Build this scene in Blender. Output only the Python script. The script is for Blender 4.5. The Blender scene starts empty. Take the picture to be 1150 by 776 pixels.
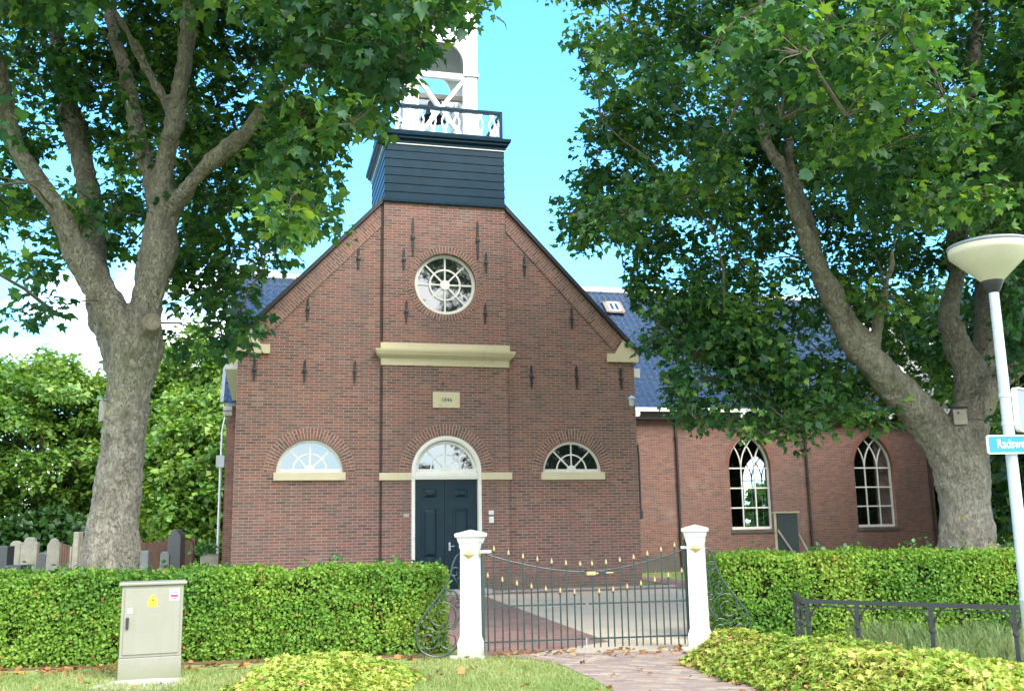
import bpy, bmesh, math, random
import numpy as np
from mathutils import Vector, Matrix, noise
R = math.radians
random.seed(7); rng = np.random.default_rng(7)
scene = bpy.context.scene
col = scene.collection

# ------------------------------------------------------------------ camera
FPX, PW, PH = 1100.0, 1150.0, 776.0
CAM = Vector((0, 0, 1.65))
PIT, ROL = R(10.37), R(-0.99)
_r = Vector((1, 0, 0)); _f = Vector((0, math.cos(PIT), math.sin(PIT))); _u = Vector((0, -math.sin(PIT), math.cos(PIT)))
CR = math.cos(ROL) * _r + math.sin(ROL) * _u
CU = -math.sin(ROL) * _r + math.cos(ROL) * _u
cam = bpy.data.cameras.new('camera'); cam_o = bpy.data.objects.new('camera', cam); col.objects.link(cam_o)
cam.sensor_width = 36; cam.lens = 36 * FPX / PW; cam.clip_start = 0.05; cam.clip_end = 3000
m = Matrix((CR, CU, -_f)).transposed().to_4x4(); m.translation = CAM
cam_o.matrix_world = m
scene.camera = cam_o

def ray(px, py): return CR * ((px - PW / 2) / FPX) + CU * ((PH / 2 - py) / FPX) + _f
def at(px, py, Y):
    d = ray(px, py); return CAM + d * (Y / d.y)
def to_px(P):
    q = P - CAM; w = q.dot(_f)
    if w < .1: return (-9999, -9999)
    return (PW / 2 + FPX * q.dot(CR) / w, PH / 2 - FPX * q.dot(CU) / w)

# ------------------------------------------------------------------ light, sky, exposure
SUN_EL, SUN_AZ = 46.0, 46.0        # azimuth: degrees from -Y (behind the camera) towards +X
sdir = Vector((math.sin(R(SUN_AZ)) * math.cos(R(SUN_EL)), -math.cos(R(SUN_AZ)) * math.cos(R(SUN_EL)), math.sin(R(SUN_EL))))
sun = bpy.data.lights.new('sun', 'SUN'); sun.energy = 1.3; sun.angle = R(26); sun.color = (1.0, .95, .86)
sun_o = bpy.data.objects.new('sun', sun); col.objects.link(sun_o)
sun_o.rotation_euler = sdir.to_track_quat('Z', 'Y').to_euler()
world = bpy.data.worlds.new('World'); scene.world = world; world.use_nodes = True
wn, wl = world.node_tree.nodes, world.node_tree.links
wn.clear()
def WN(t, **k):
    n = wn.new(t)
    for a, b in k.items(): setattr(n, a, b)
    return n
sky = WN('ShaderNodeTexSky', sky_type='NISHITA', sun_disc=False)
sky.sun_elevation = R(SUN_EL); sky.sun_rotation = math.atan2(sdir.x, sdir.y)
sky.air_density = 1.0; sky.dust_density = .1; sky.ozone_density = 3.5
tc = WN('ShaderNodeTexCoord')
mp = WN('ShaderNodeMapping'); mp.inputs['Scale'].default_value = (2.2, 2.2, 6.5); mp.inputs['Location'].default_value = (.35, .1, .2)
wl.new(tc.outputs['Generated'], mp.inputs['Vector'])
nz = WN('ShaderNodeTexNoise'); nz.inputs['Scale'].default_value = 1.5; nz.inputs['Detail'].default_value = 9; nz.inputs['Roughness'].default_value = .58
wl.new(mp.outputs['Vector'], nz.inputs['Vector'])
sx = WN('ShaderNodeSeparateXYZ'); wl.new(tc.outputs['Generated'], sx.inputs[0])
mr = WN('ShaderNodeMapRange'); mr.inputs[1].default_value = .0; mr.inputs[2].default_value = .40; mr.inputs[3].default_value = .20; mr.inputs[4].default_value = -.22
wl.new(sx.outputs[2], mr.inputs[0])
ad = WN('ShaderNodeMath', operation='ADD'); back = WN('ShaderNodeMapRange'); back.inputs[1].default_value = -.5; back.inputs[2].default_value = .3; back.inputs[3].default_value = -.16; back.inputs[4].default_value = 0
wl.new(sx.outputs[1], back.inputs[0])
ad0 = WN('ShaderNodeMath', operation='ADD'); wl.new(nz.outputs[0], ad0.inputs[0]); wl.new(back.outputs[0], ad0.inputs[1])
wl.new(ad0.outputs[0], ad.inputs[0]); wl.new(mr.outputs[0], ad.inputs[1])
cr_ = WN('ShaderNodeMapRange', interpolation_type='SMOOTHSTEP'); cr_.inputs[1].default_value = .53; cr_.inputs[2].default_value = .68; cr_.inputs[3].default_value = 0; cr_.inputs[4].default_value = .9
wl.new(ad.outputs[0], cr_.inputs[0])
mx = WN('ShaderNodeMix', data_type='RGBA'); mx.inputs[7].default_value = (9.0, 9.4, 9.9, 1)
tint = WN('ShaderNodeMix', data_type='RGBA', blend_type='MULTIPLY'); tint.inputs[0].default_value = 1; tint.inputs[7].default_value = (.46, .86, 1.0, 1)
wl.new(sky.outputs[0], tint.inputs[6])
wl.new(cr_.outputs[0], mx.inputs[0]); wl.new(tint.outputs[2], mx.inputs[6])
bg = WN('ShaderNodeBackground'); bg.inputs[1].default_value = .15
# added white cloud behind the camera, fill light for the shaded facade
rear_fill = WN('ShaderNodeMapRange', interpolation_type='SMOOTHSTEP'); rear_fill.inputs[1].default_value = .30; rear_fill.inputs[2].default_value = -.30; rear_fill.inputs[3].default_value = 0; rear_fill.inputs[4].default_value = 1.0
wl.new(sx.outputs[1], rear_fill.inputs[0])
vn = WN('ShaderNodeMapRange'); vn.inputs[1].default_value = .35; vn.inputs[2].default_value = .62; vn.inputs[3].default_value = .45; vn.inputs[4].default_value = .95
wl.new(nz.outputs[0], vn.inputs[0])
vm_ = WN('ShaderNodeMath', operation='MULTIPLY'); wl.new(rear_fill.outputs[0], vm_.inputs[0]); wl.new(vn.outputs[0], vm_.inputs[1])
mx2 = WN('ShaderNodeMix', data_type='RGBA'); mx2.inputs[7].default_value = (8.2, 8.1, 7.9, 1)
wl.new(vm_.outputs[0], mx2.inputs[0]); wl.new(mx.outputs[2], mx2.inputs[6])
wl.new(mx2.outputs[2], bg.inputs[0])
wo = WN('ShaderNodeOutputWorld'); wl.new(bg.outputs[0], wo.inputs[0])
vs = scene.view_settings
vs.view_transform = 'Standard'; vs.look = 'None'; vs.gamma = 1; vs.exposure = 2.2
scene.cycles.max_bounces = 6; scene.cycles.transparent_max_bounces = 10
scene.cycles.diffuse_bounces = 4; scene.cycles.glossy_bounces = 3; scene.cycles.transmission_bounces = 4
scene.cycles.use_denoising = True

# ------------------------------------------------------------------ materials
class NT:
    def __init__(s, name):
        s.m = bpy.data.materials.new(name); s.m.use_nodes = True
        s.n = s.m.node_tree.nodes; s.l = s.m.node_tree.links; s.n.clear()
        s.out = s.n.new('ShaderNodeOutputMaterial')
    def a(s, t, ins=None, **k):
        n = s.n.new(t)
        for a, b in k.items(): setattr(n, a, b)
        for i, v in (ins or {}).items():
            if isinstance(v, bpy.types.NodeSocket): s.l.new(v, n.inputs[i])
            else: n.inputs[i].default_value = v
        return n
    def ramp(s, fac, stops, interp='LINEAR'):
        n = s.n.new('ShaderNodeValToRGB'); n.color_ramp.interpolation = interp
        e = n.color_ramp.elements
        while len(e) > 1: e.remove(e[-1])
        e[0].position = stops[0][0]; e[0].color = (*stops[0][1], 1)
        for p, c in stops[1:]:
            x = e.new(p); x.color = (*c, 1)
        s.l.new(fac, n.inputs[0]); return n.outputs[0]
    def mix(s, fac, a, b, blend='MIX'):
        n = s.n.new('ShaderNodeMix'); n.data_type = 'RGBA'; n.blend_type = blend
        for i, v in ((0, fac), (6, a), (7, b)):
            if isinstance(v, bpy.types.NodeSocket): s.l.new(v, n.inputs[i])
            else: n.inputs[i].default_value = v if i == 0 else (*v, 1)
        return n.outputs[2]
    def math(s, op, a, b=0.0, c=0.0):
        n = s.n.new('ShaderNodeMath'); n.operation = op
        for i, v in enumerate((a, b, c)):
            if isinstance(v, bpy.types.NodeSocket): s.l.new(v, n.inputs[i])
            else: n.inputs[i].default_value = v
        return n.outputs[0]
    def noise(s, vec, scale, detail=4, rough=.55, out=0):
        n = s.a('ShaderNodeTexNoise', {'Vector': vec, 'Scale': scale, 'Detail': detail, 'Roughness': rough}); return n.outputs[out]
    def obj(s): return s.a('ShaderNodeTexCoord').outputs['Object']
    def bump(s, h, strength=.3, dist=.01):
        return s.a('ShaderNodeBump', {'Height': h, 'Strength': strength, 'Distance': dist}).outputs[0]
    def bsdf(s, color, rough=.6, normal=None, spec=.5, metal=0.0, **k):
        ins = {'Roughness': rough, 'Metallic': metal, 'Specular IOR Level': spec}
        if isinstance(color, bpy.types.NodeSocket): ins['Base Color'] = color
        else: ins['Base Color'] = (*color, 1)
        if normal is not None: ins['Normal'] = normal
        ins.update(k)
        b = s.a('ShaderNodeBsdfPrincipled', ins); return b.outputs[0]
    def done(s, sh):
        s.l.new(sh, s.out.inputs[0]); return s.m

def paint(name, c, rough=.5, var=.12, scale=3.0, spec=.5, metal=0.0, dirt=None, bump=.08, foot=None):
    t = NT(name); o = t.obj()
    n = t.noise(o, scale, 6, .65); n2 = t.noise(o, scale * 9, 4, .6)
    k = t.math('ADD', t.math('MULTIPLY', n, .7), t.math('MULTIPLY', n2, .3))
    lo = tuple(x * (1 - 1.6 * var) for x in c); hi = tuple(min(1, x * (1 + 1.2 * var)) for x in c)
    cl = t.ramp(k, [(.3, lo), (.7, hi)])
    if dirt:
        d = t.noise(o, scale * 1.7, 8, .7)
        f = t.a('ShaderNodeMapRange', {0: d, 1: .58, 2: .75, 3: 0, 4: .6}).outputs[0]
        cl = t.mix(f, cl, dirt)
    if foot:      # splashed earth and algae climbing from the ground
        zz = t.a('ShaderNodeSeparateXYZ', {0: o}).outputs[2]
        g = t.math('SUBTRACT', t.math('MULTIPLY', t.noise(o, 7, 7, .7), 1.15), t.math('DIVIDE', zz, foot[0]))
        cl = t.mix(t.a('ShaderNodeMapRange', {0: g, 1: -.05, 2: .45, 3: 0, 4: .7}).outputs[0], cl, foot[1])
        st = t.noise(t.a('ShaderNodeMapping', {'Vector': o, 'Scale': (14, 14, .9)}).outputs[0], 1.0, 5, .6)
        cl = t.mix(t.a('ShaderNodeMapRange', {0: st, 1: .55, 2: .75, 3: 0, 4: .28}).outputs[0], cl, foot[1])
    rr = t.a('ShaderNodeMapRange', {0: n2, 1: .3, 2: .7, 3: rough - .06, 4: rough + .08}).outputs[0]
    return t.done(t.bsdf(cl, rr, t.bump(n2, bump, .01), spec, metal))

BR_STOPS = [(0.0, (.105, .06, .054)), (.14, (.15, .082, .068)), (.34, (.19, .094, .073)), (.5, (.205, .112, .09)), (.66, (.24, .086, .063)), (.84, (.285, .105, .073)), (1.0, (.295, .15, .108))]
BN_STOPS = [(0.0, (.11, .06, .052)), (.3, (.18, .082, .064)), (.65, (.225, .09, .064)), (1.0, (.27, .12, .085))]
MORTAR = (.375, .318, .278)
def brick_mat(name, w, h, mort, stops, mortar=MORTAR, rot=0.0, horiz=False, stain=.35):
    t = NT(name); o = t.obj()
    s = t.a('ShaderNodeSeparateXYZ', {0: o})
    if horiz: v = t.a('ShaderNodeCombineXYZ', {0: s.outputs[0], 1: s.outputs[1]}).outputs[0]
    else: v = t.a('ShaderNodeCombineXYZ', {0: t.math('ADD', s.outputs[0], s.outputs[1]), 1: s.outputs[2]}).outputs[0]
    if rot: v = t.a('ShaderNodeMapping', {'Vector': v, 'Rotation': (0, 0, rot)}).outputs[0]
    # a little waviness so courses are hand laid
    wv = t.a('ShaderNodeTexNoise', {'Vector': v, 'Scale': 2.3, 'Detail': 2})
    v2 = t.a('ShaderNodeVectorMath', {0: wv.outputs['Color'], 1: (.5, .5, .5)}, operation='SUBTRACT').outputs[0]
    v3 = t.a('ShaderNodeVectorMath', {0: v2, 3: .018}, operation='SCALE').outputs[0]
    vv = t.a('ShaderNodeVectorMath', {0: v, 1: v3}, operation='ADD').outputs[0]
    b = t.a('ShaderNodeTexBrick', {'Vector': vv, 'Color1': (0, 0, 0, 1), 'Color2': (1, 1, 1, 1), 'Mortar': (.5, .5, .5, 1), 'Scale': 1.0, 'Mortar Size': mort, 'Mortar Smooth': .15, 'Bias': 0.0, 'Brick Width': w, 'Row Height': h})
    bc = t.ramp(b.outputs[0], stops)
    big = t.noise(o, .55, 5, .6); sm = t.noise(o, 14, 5, .65)
    bc = t.mix(t.a('ShaderNodeMapRange', {0: sm, 1: .3, 2: .7, 3: 0, 4: .45}).outputs[0], bc, (.15, .09, .08))
    mc = t.mix(t.math('MULTIPLY', t.noise(o, 6, 4), .7), mortar, tuple(x * .6 for x in mortar))
    c = t.mix(b.outputs[1], bc, mc)
    c = t.mix(t.a('ShaderNodeMapRange', {0: big, 1: .45, 2: .75, 3: 0, 4: stain}).outputs[0], c, (.14, .115, .105))
    sv = t.a('ShaderNodeMapping', {'Vector': o, 'Scale': (2.6, 2.6, .22)}).outputs[0]
    run = t.noise(sv, 1.0, 6, .65)
    c = t.mix(t.a('ShaderNodeMapRange', {0: run, 1: .54, 2: .72, 3: 0, 4: .5}).outputs[0], c, (.13, .105, .095))
    if not horiz:      # rising damp at the foot of the wall
        dz = t.math('SUBTRACT', t.math('MULTIPLY', t.noise(o, 1.6, 6, .65), 1.3), t.math('DIVIDE', s.outputs[2], 1.1))
        c = t.mix(t.a('ShaderNodeMapRange', {0: dz, 1: 0.0, 2: .6, 3: 0, 4: .55}).outputs[0], c, (.13, .125, .10))
    pal = t.noise(o, .9, 5, .7)
    c = t.mix(t.a('ShaderNodeMapRange', {0: pal, 1: .58, 2: .72, 3: 0, 4: .18}).outputs[0], c, (.42, .36, .32))
    h2 = t.math('SUBTRACT', t.math('MULTIPLY', sm, .5), b.outputs[1])
    return t.done(t.bsdf(c, .85, t.bump(h2, .55, .008), .25))

M = {}
M['brick'] = brick_mat('facade_brick', .245, .072, .0072, BR_STOPS)
M['brick_rot_r'] = brick_mat('verge_brick_right', .245, .072, .008, BR_STOPS, rot=R(-44))
M['brick_rot_l'] = brick_mat('verge_brick_left', .245, .072, .008, BR_STOPS, rot=R(44))
M['brick_nave'] = brick_mat('nave_brick', .2, .058, .006, BN_STOPS, mortar=(.29, .24, .205))
M['brick_dark'] = brick_mat('plinth_brick', .19, .056, .005, [(0, (.045, .04, .04)), (1, (.1, .085, .08))], mortar=(.2, .19, .18))
M['paver'] = brick_mat('path_clinker', .22, .075, .005, [(0, (.17, .15, .145)), (.35, (.27, .222, .2)), (.65, (.31, .21, .17)), (.85, (.36, .29, .22)), (1, (.41, .37, .29))], mortar=(.26, .24, .2), horiz=True, rot=R(14), stain=.5)
M['paver_red'] = brick_mat('walk_clinker', .21, .07, .005, [(0, (.24, .13, .11)), (.5, (.34, .16, .12)), (1, (.42, .24, .18))], mortar=(.25, .22, .2), horiz=True, rot=R(-31), stain=.4)
def vouss():
    t = NT('voussoir_brick'); a = t.a('ShaderNodeAttribute', attribute_name='tint'); o = t.obj()
    c = t.ramp(a.outputs['Fac'], BR_STOPS)
    sm = t.noise(o, 16, 5, .65)
    c = t.mix(t.math('MULTIPLY', sm, .45), c, (.14, .085, .075))
    return t.done(t.bsdf(c, .85, t.bump(sm, .4, .006), .25))
M['vouss'] = vouss()
M['mortar'] = paint('mortar', MORTAR, .9, .12, 8)
M['cream'] = paint('cream_painted_stone', (.56, .49, .32), .55, .05, 2.0, dirt=(.30, .26, .18))
M['white'] = paint('white_paint', (.78, .78, .76), .42, .03, 3, dirt=(.55, .54, .5))
M['pillar_white'] = paint('white_lacquer', (.54, .54, .53), .4, .03, 3, dirt=(.55, .54, .48), foot=(.38, (.30, .31, .2)))
M['frame_white'] = paint('off_white_frame_paint', (.70, .68, .62), .4, .04, 4, dirt=(.4, .38, .33))
M['gold'] = paint('gold_leaf', (.38, .29, .13), .45, .1, 9, metal=.4)
M['iron'] = paint('black_iron', (.018, .019, .022), .5, .2, 12)
M['gate_green'] = paint('dark_green_iron_paint', (.017, .036, .032), .4, .15, 8)
M['door'] = paint('dark_green_door_paint', (.003, .022, .036), .32, .25, 5, spec=.2, bump=.15)
M['tower_paint'] = paint('dark_blue_green_boards', (.003, .026, .046), .45, .22, 2.2, spec=.14, dirt=(.012, .036, .05), bump=.2)
M['lead'] = paint('lead_flashing', (.16, .18, .2), .45, .15, 3)
M['galv'] = paint('galvanised_steel', (.36, .40, .43), .45, .09, 6, metal=.35, dirt=(.3, .32, .3))
M['zinc'] = paint('zinc_pipe', (.42, .47, .5), .45, .1, 5, metal=.25)
M['pipe_dark'] = paint('dark_painted_pipe', (.045, .035, .033), .5, .15, 5)
M['cabinet'] = paint('grey_green_cabinet_coating', (.21, .205, .16), .5, .06, 2.5, dirt=(.22, .23, .17), foot=(.3, (.15, .16, .09)))
M['concrete'] = paint('concrete', (.34, .33, .30), .85, .12, 5)
M['wood_grey'] = paint('weathered_wood', (.30, .26, .21), .8, .18, 7)
M['stub_wood'] = paint('sawn_wood', (.20, .165, .12), .9, .3, 18)
M['wood_pale'] = paint('pale_plank', (.42, .37, .25), .75, .15, 6)
M['green_board'] = paint('dark_green_board', (.012, .028, .025), .55, .2, 4)
M['rust'] = paint('rusty_lattice', (.11, .06, .042), .85, .25, 10)
M['stone_grey'] = paint('weathered_headstone', (.27, .25, .205), .9, .22, 5, dirt=(.12, .13, .09), bump=.4)
M['stone_dark'] = paint('dark_granite', (.045, .048, .055), .35, .2, 14)
M['stone_blue'] = paint('bluish_slate', (.15, .16, .17), .5, .15, 7)
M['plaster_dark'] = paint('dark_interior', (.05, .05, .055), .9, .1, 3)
M['plaster_in'] = paint('interior_plaster', (.5, .5, .5), .9, .06, 3)
M['curtain'] = paint('faded_pink_curtain', (.62, .38, .35), .9, .12, 4)
M['asphalt'] = paint('asphalt', (.05, .05, .052), .9, .15, 9)
M['lens_cream'] = paint('opal_lamp_bowl', (.42, .40, .30), .35, .05, 6, dirt=(.42, .4, .3))
M['yellow'] = paint('warning_yellow', (.80, .58, .02), .5, .04, 6)
M['sticker'] = paint('sticker_white', (.75, .76, .78), .5, .03, 6)
M['sticker_red'] = paint('sticker_red', (.62, .03, .09), .5, .05, 6)
M['sticker_grey'] = paint('sticker_grey', (.16, .19, .24), .5, .05, 6)
M['sign_blue'] = paint('street_sign_blue', (.006, .19, .44), .35, .04, 5)
M['black'] = paint('black_plastic', (.015, .016, .018), .5, .1, 9)
M['plaque_dark'] = paint('dark_lettering', (.04, .04, .04), .7, .1, 9)
M['enamel'] = paint('pale_wall_plate', (.66, .68, .68), .45, .05, 9)
M['skylight_frame'] = paint('terracotta_flashing', (.19, .15, .12), .8, .15, 6)

def glass_dark():
    t = NT('old_window_glass'); o = t.obj()
    w = t.noise(o, 3.2, 3, .5)
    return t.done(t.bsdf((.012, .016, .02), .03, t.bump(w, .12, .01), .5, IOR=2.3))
M['glass'] = glass_dark()
def glass_thin():
    t = NT('clear_pane'); o = t.obj()
    w = t.noise(o, 2.6, 3, .5)
    g = t.a('ShaderNodeBsdfGlossy', {'Roughness': .03, 'Normal': t.bump(w, .12, .01)})
    tr = t.a('ShaderNodeBsdfTransparent', {'Color': (.86, .92, .93, 1)})
    f = t.a('ShaderNodeLayerWeight', {'Blend': .12})
    k = t.math('ADD', t.math('MULTIPLY', f.outputs[0], .6), .15)
    return t.done(t.a('ShaderNodeMixShader', {0: k, 1: tr.outputs[0], 2: g.outputs[0]}).outputs[0])
M['pane'] = glass_thin()
def tile():
    t = NT('glazed_blue_black_pantiles'); o = t.obj()
    s = t.a('ShaderNodeSeparateXYZ', {0: o})
    n = t.noise(o, .8, 6, .65); n2 = t.noise(o, 7, 5, .65)
    c = t.ramp(n2, [(.3, (.008, .022, .052)), (.7, (.018, .042, .085))])
    f = t.a('ShaderNodeMapRange', {0: t.math('ADD', t.math('MULTIPLY', n, .5), t.math('MULTIPLY', n2, .5)), 1: .55, 2: .72, 3: 0, 4: .75}).outputs[0]
    c = t.mix(f, c, (.045, .062, .085))
    rr = t.a('ShaderNodeMapRange', {0: n2, 1: .3, 2: .75, 3: .2, 4: .5}).outputs[0]
    return t.done(t.bsdf(c, rr, t.bump(n2, .12, .01), .5))
M['tile'] = tile()
def bark():
    t = NT('plane_tree_bark'); o = t.obj()
    mp_ = t.a('ShaderNodeMapping', {'Vector': o, 'Scale': (1, 1, .55)}).outputs[0]
    n = t.noise(mp_, 3.0, 6, .6); n2 = t.noise(mp_, 22, 6, .7); n3 = t.noise(o, 1.1, 4, .5)
    v = t.a('ShaderNodeTexVoronoi', {'Vector': mp_, 'Scale': 9.0, 'Randomness': 1.0}, feature='F1')
    c = t.ramp(n, [(.3, (.16, .14, .11)), (.42, (.25, .222, .178)), (.55, (.33, .298, .24)), (.68, (.21, .188, .143))])
    c = t.mix(t.a('ShaderNodeMapRange', {0: n2, 1: .48, 2: .66, 3: 0, 4: .5}).outputs[0], c, (.13, .112, .088))
    c = t.mix(t.a('ShaderNodeMapRange', {0: n3, 1: .55, 2: .75, 3: 0, 4: .5}).outputs[0], c, (.13, .15, .07))
    wob = t.a('ShaderNodeVectorMath', {0: mp_, 1: t.a('ShaderNodeVectorMath', {0: t.noise(mp_, 6, 4, .6, 1), 3: .4}, operation='SCALE').outputs[0]}, operation='ADD').outputs[0]
    pl = t.a('ShaderNodeTexVoronoi', {'Vector': wob, 'Scale': 15.0}, feature='F1')
    pe = t.a('ShaderNodeTexVoronoi', {'Vector': wob, 'Scale': 15.0}, feature='DISTANCE_TO_EDGE')
    pv = t.a('ShaderNodeSeparateColor', {0: pl.outputs['Color']}).outputs[0]
    c = t.mix(t.a('ShaderNodeMapRange', {0: pv, 1: .6, 2: .85, 3: 0, 4: .38}).outputs[0], c, (.36, .325, .25))
    c = t.mix(t.a('ShaderNodeMapRange', {0: pv, 1: .35, 2: .1, 3: 0, 4: .3}).outputs[0], c, (.15, .125, .095))
    ck = t.a('ShaderNodeMapRange', {0: pe.outputs['Distance'], 1: .0, 2: .05, 3: 1, 4: 0}).outputs[0]
    c = t.mix(t.math('MULTIPLY', ck, .22), c, (.06, .05, .038))
    sp = t.noise(o, 4.5, 3, .5)
    c = t.mix(t.a('ShaderNodeMapRange', {0: sp, 1: .68, 2: .72, 3: 0, 4: .7}).outputs[0], c, (.34, .29, .09))
    h = t.math('ADD', t.math('MULTIPLY', n2, .7), t.math('SUBTRACT', t.math('MULTIPLY', pv, .5), t.math('MULTIPLY', ck, .4)))
    return t.done(t.bsdf(c, .9, t.bump(h, 1.0, .06), .2))
M['bark'] = bark()
M['twig'] = paint('twig_bark', (.13, .115, .088), .9, .2, 9, spec=.1)
def leaf(name, stops, trans=.35, tcol=1.5, rough=.42, spec=.4):
    t = NT(name); a = t.a('ShaderNodeAttribute', attribute_name='tint')
    c = t.ramp(a.outputs['Fac'], stops)
    p = t.bsdf(c, rough, None, spec)
    tcx = t.mix(1.0, c, (1.25 * tcol, 1.15 * tcol, .5), 'MULTIPLY')
    tr = t.a('ShaderNodeBsdfTranslucent', {'Color': tcx})
    return t.done(t.a('ShaderNodeMixShader', {0: trans, 1: p, 2: tr.outputs[0]}).outputs[0])
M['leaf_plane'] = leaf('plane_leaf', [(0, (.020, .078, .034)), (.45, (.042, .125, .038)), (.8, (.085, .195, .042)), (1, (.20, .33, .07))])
M['leaf_lime'] = leaf('lime_leaf', [(0, (.06, .15, .03)), (.5, (.125, .235, .045)), (1, (.21, .31, .065))], .3)
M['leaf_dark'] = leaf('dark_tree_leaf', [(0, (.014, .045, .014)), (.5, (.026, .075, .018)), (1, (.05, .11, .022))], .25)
M['leaf_hedge'] = leaf('hedge_leaf', [(0, (.065, .17, .032)), (.35, (.13, .265, .038)), (.75, (.21, .335, .05)), (.94, (.31, .39, .07)), (.985, (.34, .27, .06)), (1, (.38, .15, .06))], .3, 1.3, .55, .15)
M['leaf_cover'] = leaf('ground_cover_leaf', [(0, (.12, .24, .05)), (.35, (.26, .37, .06)), (.75, (.42, .45, .11)), (.93, (.52, .43, .17)), (1, (.52, .27, .17))], .3, 1.15, .55, .15)
M['leaf_ivy'] = leaf('shoot_leaf', [(0, (.03, .1, .03)), (1, (.08, .2, .04))], .3)
M['grass'] = leaf('grass_blade', [(0, (.15, .24, .07)), (.6, (.27, .34, .12)), (1, (.40, .39, .2))], .3, 1.2, .6, .2)
M['wild'] = leaf('wild_grass_blade', [(0, (.10, .19, .07)), (.6, (.19, .28, .11)), (1, (.32, .33, .18))], .3, 1.2, .6, .2)
M['dead'] = leaf('fallen_leaf', [(0, (.16, .07, .03)), (.5, (.34, .16, .06)), (.85, (.42, .27, .1)), (1, (.4, .34, .1))], .15, 1.0, .7, .15)
M['core'] = paint('hedge_twig_shade', (.022, .024, .012), .95, .3, 9, spec=.03)
def ground_mat():
    t = NT('lawn_soil'); o = t.obj()
    n = t.noise(o, .6, 6, .6); n2 = t.noise(o, 9, 6, .7)
    c = t.ramp(n2, [(.25, (.14, .2, .06)), (.55, (.23, .29, .1)), (.8, (.33, .33, .16))])
    c = t.mix(t.a('ShaderNodeMapRange', {0: n, 1: .5, 2: .72, 3: 0, 4: .7}).outputs[0], c, (.19, .17, .08))
    return t.done(t.bsdf(c, .95, t.bump(n2, .8, .03), .15))
M['ground'] = ground_mat()
def gravel():
    t = NT('washed_gravel'); o = t.obj()
    n = t.noise(o, 60, 3, .7); n2 = t.noise(o, .7, 5, .6); n3 = t.noise(o, 10, 5, .7)
    c = t.ramp(n, [(.3, (.46, .38, .28)), (.7, (.64, .54, .41))])
    c = t.mix(t.a('ShaderNodeMapRange', {0: n2, 1: .5, 2: .7, 3: 0, 4: .45}).outputs[0], c, (.36, .33, .27))
    c = t.mix(t.a('ShaderNodeMapRange', {0: n3, 1: .62, 2: .75, 3: 0, 4: .5}).outputs[0], c, (.16, .14, .1))
    return t.done(t.bsdf(c, .95, t.bump(n, .6, .01), .15))
M['gravel'] = gravel()
def soil():
    t = NT('litter_soil'); o = t.obj()
    n = t.noise(o, 7, 7, .75)
    c = t.ramp(n, [(.3, (.07, .05, .03)), (.55, (.16, .11, .06)), (.75, (.25, .17, .08))])
    return t.done(t.bsdf(c, .95, t.bump(n, .8, .03), .15))
M['soil'] = soil()

# ------------------------------------------------------------------ helpers
def link_mesh(name, me, mat, parent=None):
    o = bpy.data.objects.new(name, me); col.objects.link(o)
    if mat is not None and not me.materials: me.materials.append(M[mat])
    if parent is not None: o.parent = parent
    return o
def tag(o, label=None, cat=None, group=None, kind=None):
    if label: o['label'] = label
    if cat: o['category'] = cat
    if group: o['group'] = group
    if kind: o['kind'] = kind
    return o
def thing(name, label, cat, loc=(0, 0, 0), rz=0.0, group=None):
    o = bpy.data.objects.new(name, None); col.objects.link(o); o.location = loc; o.rotation_euler = (0, 0, rz)
    o.empty_display_size = .2
    return tag(o, label, cat, group)
def catmull(pts, n):
    P = [Vector(p) for p in pts]; out = []
    P = [P[0] * 2 - P[1]] + P + [P[-1] * 2 - P[-2]]
    for i in range(1, len(P) - 2):
        for k in range(n):
            t = k / n; a, b, c, d = P[i - 1:i + 3]
            out.append(.5 * ((2 * b) + (c - a) * t + (2 * a - 5 * b + 4 * c - d) * t * t + (3 * b - a - 3 * c + d) * t ** 3))
    out.append(P[-2].copy()); return out

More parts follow.
